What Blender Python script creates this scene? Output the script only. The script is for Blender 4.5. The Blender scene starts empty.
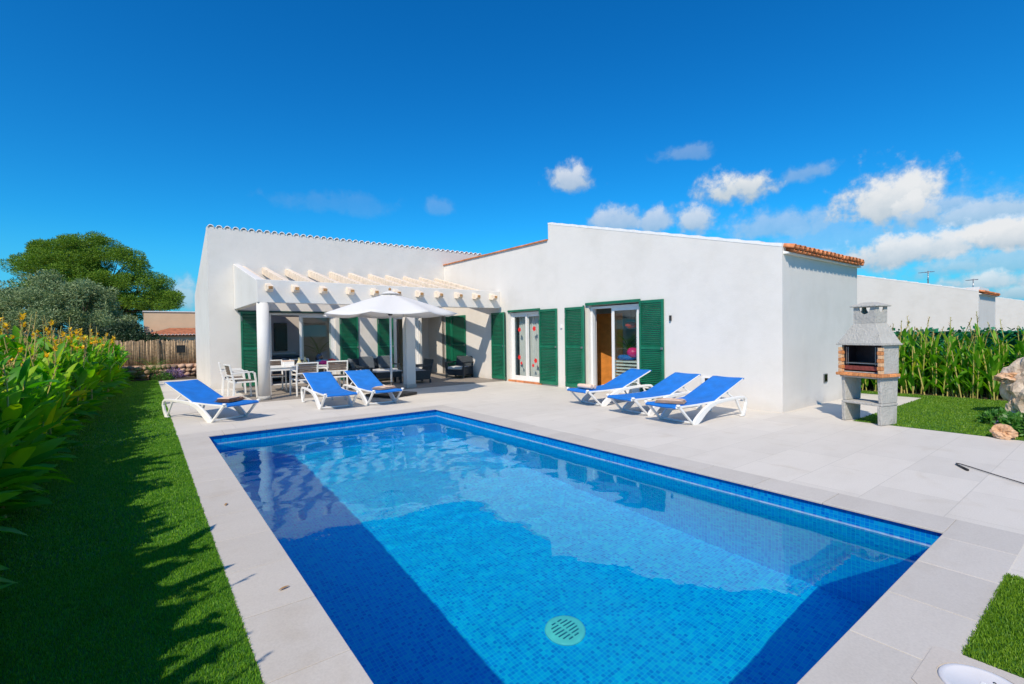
import bpy, math, random
import numpy as np
from mathutils import Vector, Matrix, noise
R = math.radians
rnd = random.Random(7)
scene = bpy.context.scene
col = scene.collection
SUN = Vector((.83, .585, -1.0)).normalized()          # direction the light travels

# ------------------------------------------------------------------ materials
def nodes_of(m):
    m.use_nodes = True
    return m.node_tree.nodes, m.node_tree.links

def new_mat(name):
    m = bpy.data.materials.new(name)
    n, l = nodes_of(m)
    return m, n, l, n['Principled BSDF']

def ramp(n, stops):
    r = n.new('ShaderNodeValToRGB')
    el = r.color_ramp.elements
    while len(el) < len(stops): el.new(.5)
    for e, (p, c) in zip(el, stops):
        e.position = p; e.color = (*c, 1)
    return r

def mat_basic(name, c, rough=.5, var=.0, scale=8, bump=0, bscale=60, metal=0, spec=.5, island=0):
    """plain colour with optional soft large-scale variation, fine bump and per-island variation"""
    m, n, l, b = new_mat(name)
    b.inputs['Roughness'].default_value = rough
    b.inputs['Metallic'].default_value = metal
    b.inputs['Specular IOR Level'].default_value = spec
    tc = n.new('ShaderNodeTexCoord')
    src = None
    if var:
        t = n.new('ShaderNodeTexNoise'); t.inputs['Scale'].default_value = scale; t.inputs['Detail'].default_value = 6
        l.new(tc.outputs['Object'], t.inputs['Vector'])
        lo = [max(0, x*(1-var)) for x in c]; hi = [min(1, x*(1+var)) for x in c]
        r = ramp(n, [(.3, lo), (.7, hi)])
        l.new(t.outputs['Fac'], r.inputs['Fac']); src = r.outputs['Color']
    if island:
        g = n.new('ShaderNodeNewGeometry')
        hs = n.new('ShaderNodeHueSaturation')
        mp = n.new('ShaderNodeMapRange'); mp.inputs['To Min'].default_value = 1-island; mp.inputs['To Max'].default_value = 1+island
        l.new(g.outputs['Random Per Island'], mp.inputs['Value'])
        l.new(mp.outputs['Result'], hs.inputs['Value'])
        if src: l.new(src, hs.inputs['Color'])
        else: hs.inputs['Color'].default_value = (*c, 1)
        src = hs.outputs['Color']
    if src: l.new(src, b.inputs['Base Color'])
    else: b.inputs['Base Color'].default_value = (*c, 1)
    if bump:
        t2 = n.new('ShaderNodeTexNoise'); t2.inputs['Scale'].default_value = bscale; t2.inputs['Detail'].default_value = 8
        l.new(tc.outputs['Object'], t2.inputs['Vector'])
        bp = n.new('ShaderNodeBump'); bp.inputs['Strength'].default_value = bump; bp.inputs['Distance'].default_value = .01
        l.new(t2.outputs['Fac'], bp.inputs['Height']); l.new(bp.outputs['Normal'], b.inputs['Normal'])
    return m

def mat_leaf(name, c1, c2, trans=.35, rough=.45, c3=None):
    m, n, l, b = new_mat(name)
    g = n.new('ShaderNodeNewGeometry')
    stops = [(0, c1), (1, c2)] if c3 is None else [(0, c1), (.8, c2), (.97, c3)]
    r = ramp(n, stops)
    l.new(g.outputs['Random Per Island'], r.inputs['Fac'])
    l.new(r.outputs['Color'], b.inputs['Base Color'])
    b.inputs['Roughness'].default_value = rough
    tr = n.new('ShaderNodeBsdfTranslucent')
    hs = n.new('ShaderNodeHueSaturation'); hs.inputs['Saturation'].default_value = 1.15; hs.inputs['Value'].default_value = 1.3
    l.new(r.outputs['Color'], hs.inputs['Color']); l.new(hs.outputs['Color'], tr.inputs['Color'])
    mx = n.new('ShaderNodeMixShader'); mx.inputs[0].default_value = trans
    l.new(b.outputs[0], mx.inputs[1]); l.new(tr.outputs[0], mx.inputs[2])
    l.new(mx.outputs[0], n['Material Output'].inputs['Surface'])
    return m

def mat_wall():
    m, n, l, b = new_mat('white_render')
    tc = n.new('ShaderNodeTexCoord')
    t = n.new('ShaderNodeTexNoise'); t.inputs['Scale'].default_value = .8; t.inputs['Detail'].default_value = 8; t.inputs['Roughness'].default_value = .65
    l.new(tc.outputs['Object'], t.inputs['Vector'])
    r = ramp(n, [(.3, (.68, .655, .615)), (.5, (.735, .71, .675)), (.7, (.75, .725, .69))])
    l.new(t.outputs['Fac'], r.inputs['Fac'])
    # splash dirt close to the ground: its own stain shape
    sep = n.new('ShaderNodeSeparateXYZ'); gm = n.new('ShaderNodeNewGeometry'); l.new(gm.outputs['Position'], sep.inputs[0])
    t3 = n.new('ShaderNodeTexNoise'); t3.inputs['Scale'].default_value = 3; t3.inputs['Detail'].default_value = 8
    l.new(tc.outputs['Object'], t3.inputs['Vector'])
    ad = n.new('ShaderNodeMath'); ad.operation = 'MULTIPLY_ADD'; ad.inputs[1].default_value = -.35; l.new(t3.outputs['Fac'], ad.inputs[0]); l.new(sep.outputs['Z'], ad.inputs[2])
    mr = n.new('ShaderNodeMapRange'); mr.inputs['From Min'].default_value = -.16; mr.inputs['From Max'].default_value = .02; mr.inputs['To Min'].default_value = .35; mr.inputs['To Max'].default_value = 0
    l.new(ad.outputs[0], mr.inputs['Value'])
    mx = n.new('ShaderNodeMix'); mx.data_type = 'RGBA'; mx.inputs['B'].default_value = (.5, .46, .4, 1)
    l.new(mr.outputs['Result'], mx.inputs['Factor']); l.new(r.outputs['Color'], mx.inputs['A'])
    ms = n.new('ShaderNodeMapping'); ms.inputs['Scale'].default_value = (2, 2, .3); l.new(gm.outputs['Position'], ms.inputs['Vector'])
    t6 = n.new('ShaderNodeTexNoise'); t6.inputs['Scale'].default_value = 1.6; t6.inputs['Detail'].default_value = 7; l.new(ms.outputs[0], t6.inputs['Vector'])
    r6 = ramp(n, [(.25, (.985, .983, .978)), (.55, (1, 1, 1))]); l.new(t6.outputs['Fac'], r6.inputs['Fac'])
    m6 = n.new('ShaderNodeMix'); m6.data_type = 'RGBA'; m6.blend_type = 'MULTIPLY'; m6.inputs['Factor'].default_value = 1
    l.new(mx.outputs['Result'], m6.inputs['A']); l.new(r6.outputs['Color'], m6.inputs['B'])
    l.new(m6.outputs['Result'], b.inputs['Base Color'])
    b.inputs['Roughness'].default_value = .85
    t2 = n.new('ShaderNodeTexNoise'); t2.inputs['Scale'].default_value = 45; t2.inputs['Detail'].default_value = 6
    t4 = n.new('ShaderNodeTexNoise'); t4.inputs['Scale'].default_value = 2.2; t4.inputs['Detail'].default_value = 3
    l.new(tc.outputs['Object'], t2.inputs['Vector']); l.new(tc.outputs['Object'], t4.inputs['Vector'])
    a2 = n.new('ShaderNodeMath'); a2.operation = 'MULTIPLY_ADD'; a2.inputs[1].default_value = 5; l.new(t4.outputs['Fac'], a2.inputs[0]); l.new(t2.outputs['Fac'], a2.inputs[2])
    bp = n.new('ShaderNodeBump'); bp.inputs['Strength'].default_value = .38; bp.inputs['Distance'].default_value = .006
    l.new(a2.outputs[0], bp.inputs['Height']); l.new(bp.outputs['Normal'], b.inputs['Normal'])
    return m

def mat_paving(name, c, tw, th, mort=.004, off=.5, ox=0, oy=0, dark=.8):
    m, n, l, b = new_mat(name)
    g = n.new('ShaderNodeNewGeometry')
    mp = n.new('ShaderNodeMapping'); mp.inputs['Location'].default_value = (ox, oy, 0)
    l.new(g.outputs['Position'], mp.inputs['Vector'])
    br = n.new('ShaderNodeTexBrick'); br.offset = off; br.squash = 1
    br.inputs['Scale'].default_value = 1; br.inputs['Brick Width'].default_value = tw; br.inputs['Row Height'].default_value = th
    br.inputs['Mortar Size'].default_value = mort; br.inputs['Mortar Smooth'].default_value = .3; br.inputs['Bias'].default_value = 0
    br.inputs['Color1'].default_value = (*[x*.97 for x in c], 1); br.inputs['Color2'].default_value = (*[min(1, x*1.05) for x in c], 1)
    br.inputs['Mortar'].default_value = (*[x*dark for x in c], 1)
    l.new(mp.outputs[0], br.inputs['Vector'])
    mpa = n.new('ShaderNodeMapping'); mpa.inputs['Scale'].default_value = (1, 2.6, 1); mpa.inputs['Rotation'].default_value = (0, 0, .9)
    l.new(g.outputs['Position'], mpa.inputs['Vector'])
    t = n.new('ShaderNodeTexNoise'); t.inputs['Scale'].default_value = 1.3; t.inputs['Detail'].default_value = 10; t.inputs['Roughness'].default_value = .6
    l.new(mpa.outputs[0], t.inputs['Vector'])
    r = ramp(n, [(.3, (.93, .925, .915)), (.5, (.98, .98, .975)), (.7, (1, 1, 1))])
    l.new(t.outputs['Fac'], r.inputs['Fac'])
    t2 = n.new('ShaderNodeTexNoise'); t2.inputs['Scale'].default_value = 90; t2.inputs['Detail'].default_value = 5
    l.new(g.outputs['Position'], t2.inputs['Vector'])
    r2 = ramp(n, [(.3, (.9, .9, .9)), (.65, (1, 1, 1))]); l.new(t2.outputs['Fac'], r2.inputs['Fac'])
    # scattered weather stains
    t5 = n.new('ShaderNodeTexNoise'); t5.inputs['Scale'].default_value = 2.7; t5.inputs['Detail'].default_value = 9; t5.inputs['Distortion'].default_value = .6
    l.new(g.outputs['Position'], t5.inputs['Vector'])
    r5 = ramp(n, [(.25, (.93, .91, .88)), (.42, (1, 1, 1))]); l.new(t5.outputs['Fac'], r5.inputs['Fac'])
    def mul(a, bb):
        x = n.new('ShaderNodeMix'); x.data_type = 'RGBA'; x.blend_type = 'MULTIPLY'; x.inputs['Factor'].default_value = 1
        l.new(a, x.inputs['A']); l.new(bb, x.inputs['B']); return x.outputs['Result']
    o = mul(mul(mul(br.outputs['Color'], r.outputs['Color']), r2.outputs['Color']), r5.outputs['Color'])
    l.new(o, b.inputs['Base Color'])
    b.inputs['Roughness'].default_value = .62
    b.inputs['Specular IOR Level'].default_value = .35
    iv = n.new('ShaderNodeMath'); iv.operation = 'MULTIPLY_ADD'; iv.inputs[1].default_value = -1.0; iv.inputs[2].default_value = 1
    l.new(br.outputs['Fac'], iv.inputs[0])
    a = n.new('ShaderNodeMath'); a.operation = 'MULTIPLY_ADD'; a.inputs[1].default_value = .12; l.new(t2.outputs['Fac'], a.inputs[0]); l.new(iv.outputs[0], a.inputs[2])
    bp = n.new('ShaderNodeBump'); bp.inputs['Strength'].default_value = .35; bp.inputs['Distance'].default_value = .003
    l.new(a.outputs[0], bp.inputs['Height']); l.new(bp.outputs['Normal'], b.inputs['Normal'])
    return m

def mat_mosaic():
    m, n, l, b = new_mat('blue_mosaic')
    g = n.new('ShaderNodeNewGeometry')
    sc = n.new('ShaderNodeVectorMath'); sc.operation = 'MULTIPLY_ADD'
    sc.inputs[1].default_value = (30, 30, 30); sc.inputs[2].default_value = (.1, .9, .5)
    l.new(g.outputs['Position'], sc.inputs[0])
    fl = n.new('ShaderNodeVectorMath'); fl.operation = 'FLOOR'; l.new(sc.outputs[0], fl.inputs[0])
    fr = n.new('ShaderNodeVectorMath'); fr.operation = 'FRACTION'; l.new(sc.outputs[0], fr.inputs[0])
    sb = n.new('ShaderNodeVectorMath'); sb.operation = 'SUBTRACT'; sb.inputs[1].default_value = (.5, .5, .5); l.new(fr.outputs[0], sb.inputs[0])
    ab = n.new('ShaderNodeVectorMath'); ab.operation = 'ABSOLUTE'; l.new(sb.outputs[0], ab.inputs[0])
    sp = n.new('ShaderNodeSeparateXYZ'); l.new(ab.outputs[0], sp.inputs[0])
    mx1 = n.new('ShaderNodeMath'); mx1.operation = 'MAXIMUM'; l.new(sp.outputs[0], mx1.inputs[0]); l.new(sp.outputs[1], mx1.inputs[1])
    mx2 = n.new('ShaderNodeMath'); mx2.operation = 'MAXIMUM'; l.new(mx1.outputs[0], mx2.inputs[0]); l.new(sp.outputs[2], mx2.inputs[1])
    gr = n.new('ShaderNodeMapRange'); gr.inputs['From Min'].default_value = .41; gr.inputs['From Max'].default_value = .46; l.new(mx2.outputs[0], gr.inputs['Value'])
    wn = n.new('ShaderNodeTexWhiteNoise'); l.new(fl.outputs[0], wn.inputs['Vector'])
    r = ramp(n, [(0, (.0, .30, .86)), (.3, (.0, .42, .97)), (.7, (.0, .52, 1)), (1, (.004, .66, 1))])
    l.new(wn.outputs['Value'], r.inputs['Fac'])
    mx = n.new('ShaderNodeMix'); mx.data_type = 'RGBA'; mx.inputs['B'].default_value = (.02, .75, 1, 1)
    l.new(gr.outputs['Result'], mx.inputs['Factor']); l.new(r.outputs['Color'], mx.inputs['A'])
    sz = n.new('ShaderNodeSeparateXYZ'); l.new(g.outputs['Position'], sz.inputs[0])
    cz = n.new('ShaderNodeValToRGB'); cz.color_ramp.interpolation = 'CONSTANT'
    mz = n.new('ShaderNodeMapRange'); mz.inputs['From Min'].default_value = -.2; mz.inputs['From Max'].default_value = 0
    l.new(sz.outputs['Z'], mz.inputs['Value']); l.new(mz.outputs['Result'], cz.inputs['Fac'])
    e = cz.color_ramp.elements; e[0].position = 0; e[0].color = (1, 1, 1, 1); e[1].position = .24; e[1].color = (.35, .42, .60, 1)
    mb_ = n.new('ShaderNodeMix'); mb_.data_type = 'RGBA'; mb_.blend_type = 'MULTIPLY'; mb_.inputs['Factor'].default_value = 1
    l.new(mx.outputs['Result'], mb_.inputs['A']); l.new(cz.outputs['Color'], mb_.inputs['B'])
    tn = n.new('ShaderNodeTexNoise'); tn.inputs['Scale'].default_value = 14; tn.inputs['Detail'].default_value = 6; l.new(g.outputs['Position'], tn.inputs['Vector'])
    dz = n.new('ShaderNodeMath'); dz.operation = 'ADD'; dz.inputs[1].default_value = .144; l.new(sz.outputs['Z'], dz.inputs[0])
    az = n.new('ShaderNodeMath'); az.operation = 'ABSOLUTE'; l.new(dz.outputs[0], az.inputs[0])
    lz = n.new('ShaderNodeMapRange'); lz.inputs['From Min'].default_value = .012; lz.inputs['From Max'].default_value = .004; lz.inputs['To Max'].default_value = .75; l.new(az.outputs[0], lz.inputs['Value'])  # bright reflection along the waterline painted into the tile colour
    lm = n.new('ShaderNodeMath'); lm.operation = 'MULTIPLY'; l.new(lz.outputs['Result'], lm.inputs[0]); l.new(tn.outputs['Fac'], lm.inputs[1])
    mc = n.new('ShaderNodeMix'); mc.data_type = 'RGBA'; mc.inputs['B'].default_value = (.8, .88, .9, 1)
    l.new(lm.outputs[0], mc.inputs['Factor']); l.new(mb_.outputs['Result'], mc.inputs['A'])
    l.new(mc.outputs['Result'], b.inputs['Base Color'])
    b.inputs['Roughness'].default_value = .25
    return m

def mat_water():
    m, n, l, b = new_mat('pool_water')
    n.remove(b)
    gl = n.new('ShaderNodeBsdfGlass'); gl.inputs['Roughness'].default_value = .0; gl.inputs['IOR'].default_value = 1.40; gl.inputs['Color'].default_value = (.62, 1, 1, 1)
    g = n.new('ShaderNodeNewGeometry')
    sep = n.new('ShaderNodeSeparateXYZ'); l.new(g.outputs['Position'], sep.inputs[0])
    bs = None
    for (s, st, dist) in ((3.4, .035, .03), (13, .03, .010)):
        t = n.new('ShaderNodeTexNoise'); t.inputs['Scale'].default_value = s; t.inputs['Detail'].default_value = 2; t.inputs['Distortion'].default_value = .4
        l.new(g.outputs['Position'], t.inputs['Vector'])
        bp = n.new('ShaderNodeBump'); bp.inputs['Distance'].default_value = dist
        # livelier water near the far end where the return jets are
        mr = n.new('ShaderNodeMapRange'); mr.inputs['From Min'].default_value = 3; mr.inputs['From Max'].default_value = 8
        mr.inputs['To Min'].default_value = st*.35; mr.inputs['To Max'].default_value = st*1.5
        l.new(sep.outputs['Y'], mr.inputs['Value']); l.new(mr.outputs['Result'], bp.inputs['Strength'])
        l.new(t.outputs['Fac'], bp.inputs['Height'])
        if bs: l.new(bs.outputs['Normal'], bp.inputs['Normal'])
        bs = bp
    l.new(bs.outputs['Normal'], gl.inputs['Normal'])
    l.new(gl.outputs[0], n['Material Output'].inputs['Surface'])
    return m

def mat_glass():
    m, n, l, b = new_mat('window_glass')
    n.remove(b)
    tr = n.new('ShaderNodeBsdfTransparent'); tr.inputs['Color'].default_value = (.92, .95, .94, 1)
    gl = n.new('ShaderNodeBsdfGlossy'); gl.inputs['Roughness'].default_value = .0
    fr = n.new('ShaderNodeFresnel'); fr.inputs['IOR'].default_value = 1.62
    mx = n.new('ShaderNodeMixShader')
    ge = n.new('ShaderNodeNewGeometry'); fm = n.new('ShaderNodeMath'); fm.operation = 'SUBTRACT'; fm.inputs[0].default_value = 1; l.new(ge.outputs['Backfacing'], fm.inputs[1])
    f2 = n.new('ShaderNodeMath'); f2.operation = 'MULTIPLY'; l.new(fr.outputs[0], f2.inputs[0]); l.new(fm.outputs[0], f2.inputs[1])
    l.new(f2.outputs[0], mx.inputs[0]); l.new(tr.outputs[0], mx.inputs[1]); l.new(gl.outputs[0], mx.inputs[2])
    l.new(mx.outputs[0], n['Material Output'].inputs['Surface'])
    return m

def mat_lawn(name, a, c):
    m, n, l, b = new_mat(name)
    g = n.new('ShaderNodeNewGeometry')
    t = n.new('ShaderNodeTexNoise'); t.inputs['Scale'].default_value = 55; t.inputs['Detail'].default_value = 6
    t2 = n.new('ShaderNodeTexNoise'); t2.inputs['Scale'].default_value = 1.6; t2.inputs['Detail'].default_value = 6
    l.new(g.outputs['Position'], t.inputs['Vector']); l.new(g.outputs['Position'], t2.inputs['Vector'])
    ad = n.new('ShaderNodeMath'); ad.operation = 'MULTIPLY_ADD'; ad.inputs[1].default_value = .5; l.new(t2.outputs['Fac'], ad.inputs[0]); l.new(t.outputs['Fac'], ad.inputs[2])
    r = ramp(n, [(.5, a), (.95, c)]); l.new(ad.outputs[0], r.inputs['Fac'])
    l.new(r.outputs['Color'], b.inputs['Base Color']); b.inputs['Roughness'].default_value = .8
    bp = n.new('ShaderNodeBump'); bp.inputs['Strength'].default_value = .8; bp.inputs['Distance'].default_value = .02
    l.new(t.outputs['Fac'], bp.inputs['Height']); l.new(bp.outputs['Normal'], b.inputs['Normal'])
    return m

def mat_stone(name, c1, c2, c3, scale=3):
    m, n, l, b = new_mat(name)
    tc = n.new('ShaderNodeTexCoord')
    t = n.new('ShaderNodeTexNoise'); t.inputs['Scale'].default_value = scale; t.inputs['Detail'].default_value = 12; t.inputs['Roughness'].default_value = .7
    l.new(tc.outputs['Object'], t.inputs['Vector'])
    r = ramp(n, [(.32, c1), (.5, c2), (.66, c3)]); l.new(t.outputs['Fac'], r.inputs['Fac'])
    l.new(r.outputs['Color'], b.inputs['Base Color']); b.inputs['Roughness'].default_value = .9
    t2 = n.new('ShaderNodeTexNoise'); t2.inputs['Scale'].default_value = scale*5; t2.inputs['Detail'].default_value = 10
    l.new(tc.outputs['Object'], t2.inputs['Vector'])
    bp = n.new('ShaderNodeBump'); bp.inputs['Strength'].default_value = .9; bp.inputs['Distance'].default_value = .02
    l.new(t2.outputs['Fac'], bp.inputs['Height']); l.new(bp.outputs['Normal'], b.inputs['Normal'])
    return m

def vary_island(m, amt):
    n, l = m.node_tree.nodes, m.node_tree.links
    b = n['Principled BSDF']; src = b.inputs['Base Color'].links[0].from_socket
    g = n.new('ShaderNodeNewGeometry'); mp = n.new('ShaderNodeMapRange'); mp.inputs['To Min'].default_value = 1-amt; mp.inputs['To Max'].default_value = 1+amt*.6
    l.new(g.outputs['Random Per Island'], mp.inputs['Value'])
    hs = n.new('ShaderNodeHueSaturation'); l.new(mp.outputs['Result'], hs.inputs['Value']); l.new(src, hs.inputs['Color']); l.new(hs.outputs['Color'], b.inputs['Base Color'])
def patchy(m):
    # worn, slightly yellow patches across the turf
    n, l = m.node_tree.nodes, m.node_tree.links
    b = n['Principled BSDF']; src = b.inputs['Base Color'].links[0].from_socket
    g = n.new('ShaderNodeNewGeometry'); t = n.new('ShaderNodeTexNoise'); t.inputs['Scale'].default_value = 2.2; t.inputs['Detail'].default_value = 7; t.inputs['Roughness'].default_value = .65
    l.new(g.outputs['Position'], t.inputs['Vector'])
    r = ramp(n, [(.35, (.72, .80, .7)), (.52, (1, 1, 1)), (.68, (1.0, .92, .8))]); l.new(t.outputs['Fac'], r.inputs['Fac'])
    mx = n.new('ShaderNodeMix'); mx.data_type = 'RGBA'; mx.blend_type = 'MULTIPLY'; mx.inputs['Factor'].default_value = 1
    l.new(src, mx.inputs['A']); l.new(r.outputs['Color'], mx.inputs['B']); l.new(mx.outputs['Result'], b.inputs['Base Color'])
M = dict(
    wall=mat_wall(),
    paving=mat_paving('pale_stone_paving', (.69, .65, .585), .9, .6, .004, .5, ox=.12, oy=.2, dark=.84),
    coping=mat_paving('coping_stone', (.60, .565, .515), 50, 50, .0, 0, 11, 11),
    terrace=mat_paving('terrace_tile', (.31, .275, .24), .45, .45, .006, 0, dark=.7),
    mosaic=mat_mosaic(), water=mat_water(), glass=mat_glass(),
    mortar=mat_basic('mortar', (.21, .18, .15), .9, .15, 20),
    lawn=mat_lawn('lawn_ground', (.02, .10, .006), (.07, .20, .012)),
    soil=mat_stone('soil', (.05, .035, .022), (.09, .065, .04), (.14, .10, .07), 6),
    field=mat_stone('dry_field', (.10, .10, .04), (.16, .14, .07), (.22, .19, .11), .15),
    terracotta=mat_basic('terracotta', (.62, .22, .085), .75, .35, 9, .3, 60, island=.22),
    old_terracotta=mat_basic('old_terracotta', (.38, .13, .06), .8, .4, 5, .3, 60, island=.2),
    white_tile=mat_basic('white_painted_tile', (.82, .82, .81), .75, .06, 8, .2, 60),
    green=mat_basic('green_paint', (.006, .15, .08), .42, .22, 3, .1, 70, island=.10),
    white_frame=mat_basic('white_aluminium', (.80, .80, .79), .3, .03, 4),
    steel=mat_basic('grey_steel', (.35, .36, .37), .35, .1, 10, metal=.8),
    black_metal=mat_basic('black_metal', (.02, .02, .022), .4, .2, 12),
    black_rubber=mat_basic('black_rubber', (.015, .015, .016), .5, .2, 12),
    cream_wood=mat_basic('cream_beam', (.82, .69, .55), .6, .15, 7, .15, 40),
    end_wood=mat_basic('beam_end', (.42, .22, .085), .75, .45, 22, .4, 50),
    door_wood=mat_basic('orange_wood', (.55, .21, .04), .4, .2, 6, .05, 30),
    interior=mat_basic('interior_paint', (.66, .61, .57), .8, .05, 2),
    interior_floor=mat_basic('interior_floor', (.42, .36, .30), .35, .1, 3),
    plastic=mat_basic('white_resin', (.82, .82, .80), .32, .05, 5, .04, 60),
    blue=mat_basic('blue_fabric', (.002, .165, .60), .75, .12, 6, .35, 260),
    towel=mat_basic('beige_towel', (.78, .58, .45), .95, .08, 28, .3, 160),
    towel_dark=mat_basic('brown_towel', (.36, .20, .13), .95, .45, 22, .3, 160),
    taupe=mat_basic('taupe_slats', (.17, .13, .105), .5, .15, 12),
    wicker=mat_basic('dark_wicker', (.022, .032, .042), .45, .5, 60, .8, 90),
    cushion=mat_basic('grey_cushion', (.52, .53, .54), .9, .06, 10, .4, 200),
    dark_cushion=mat_basic('charcoal_cushion', (.10, .12, .14), .9, .1, 10, .4, 200),
    canvas=mat_leaf('parasol_canvas', (.80, .79, .77), (.83, .82, .80), .28, .9),
    concrete=mat_stone('concrete', (.40, .39, .36), (.44, .43, .40), (.48, .47, .44), 5),
    brick=mat_basic('fire_brick', (.62, .25, .09), .8, .3, 20, .4, 90, island=.25),
    brick_pale=mat_basic('pale_brick', (.66, .42, .24), .8, .2, 20, .4, 90),
    soot=mat_basic('sooty_iron', (.03, .022, .03), .5, .5, 14, .2, 50),
    rust=mat_basic('red_firebox', (.20, .045, .035), .6, .4, 14, .2, 50),
    canna_l=mat_leaf('canna_leaf_left', (.035, .26, .015), (.22, .52, .015), .5, .52, (.60, .62, .02)),
    canna_r=mat_leaf('canna_leaf_right', (.07, .28, .015), (.24, .52, .03), .5, .45, (.55, .56, .05)),
    stalk=mat_leaf('canna_stalk', (.36, .40, .07), (.50, .40, .14), .1, .6),
    dry=mat_leaf('dry_flower_head', (.50, .36, .12), (.36, .16, .09), .2, .8),
    yellow=mat_leaf('yellow_flower', (.85, .52, .01), (.9, .62, .03), .3, .6),
    orange=mat_leaf('orange_flower', (.75, .16, .02), (.85, .30, .04), .3, .6),
    cream_flower=mat_leaf('cream_flower', (.80, .72, .35), (.75, .70, .5), .3, .6),
    purple=mat_leaf('purple_flower', (.22, .10, .30), (.5, .40, .6), .3, .6),
    pine=mat_leaf('pine_needles', (.05, .14, .012), (.22, .36, .02), .25, .8),
    olive=mat_leaf('olive_leaves', (.10, .18, .06), (.36, .44, .22), .2, .8),
    dark_leaf=mat_leaf('dark_shrub', (.01, .035, .012), (.03, .07, .02), .2, .6),
    fern=mat_leaf('cycad_leaf', (.04, .16, .015), (.16, .32, .03), .3, .4),
    shrub=mat_leaf('low_shrub_leaf', (.03, .14, .02), (.12, .30, .04), .3, .45),
    grey_leaf=mat_leaf('grey_agave', (.10, .14, .15), (.2, .25, .26), .1, .5),
    hedge_net=mat_leaf('artificial_hedge', (.0, .12, .06), (.02, .26, .13), .2, .5),
    net=mat_basic('green_shade_net', (.0, .13, .055), .7, .25, 5, .4, 120),
    bark=mat_basic('bark', (.10, .07, .05), .9, .4, 12, .8, 30),
    grass=mat_leaf('grass_blades', (.06, .24, .012), (.22, .44, .03), .3, .5),
    grass_r=mat_leaf('grass_blades_right', (.08, .20, .006), (.24, .42, .03), .3, .5),
    rock=mat_stone('limestone', (.36, .24, .15), (.58, .46, .35), (.72, .64, .54), 4),
    rock_orange=mat_stone('orange_limestone', (.48, .22, .09), (.62, .38, .22), (.7, .52, .38), 5),
    drywall=mat_basic('dry_stone', (.42, .28, .20), .9, .3, 10, .6, 40, island=.45),
    cane=mat_basic('cane_screen', (.36, .26, .16), .85, .35, 14, .4, 60, island=.4),
    cream_wall=mat_basic('cream_render', (.72, .52, .33), .85, .06, 1.5, .1, 40),
    drain=mat_basic('drain_plastic', (.35, .95, .80), .4, .05, 20),
    lid=mat_basic('skimmer_lid', (.66, .66, .68), .4, .05, 6),
    lid_stone=mat_paving('lid_surround', (.60, .55, .49), 50, 50, 0, 0, 11, 11),
    dark=mat_basic('dark_screen', (.008, .010, .012), .15),
    red=mat_basic('red_sticker', (.75, .03, .03), .4),
    red_stand_in=mat_basic('red_lantern_stand_in', (.9, .06, .02), .5),
    pink=mat_basic('pink_plastic', (.85, .02, .22), .4),
    teal=mat_basic('teal_cloth', (.05, .25, .4), .8, .3, 9),
    curtain=mat_basic('net_curtain', (.55, .55, .55), .9, .05, 8),
    grey_box=mat_basic('grey_box', (.20, .27, .30), .5, .1, 10),
    dark_green_track=mat_basic('dark_track', (.015, .05, .04), .5),
)

vary_island(M['coping'], .05); patchy(M['grass']); patchy(M['grass_r'])
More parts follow.
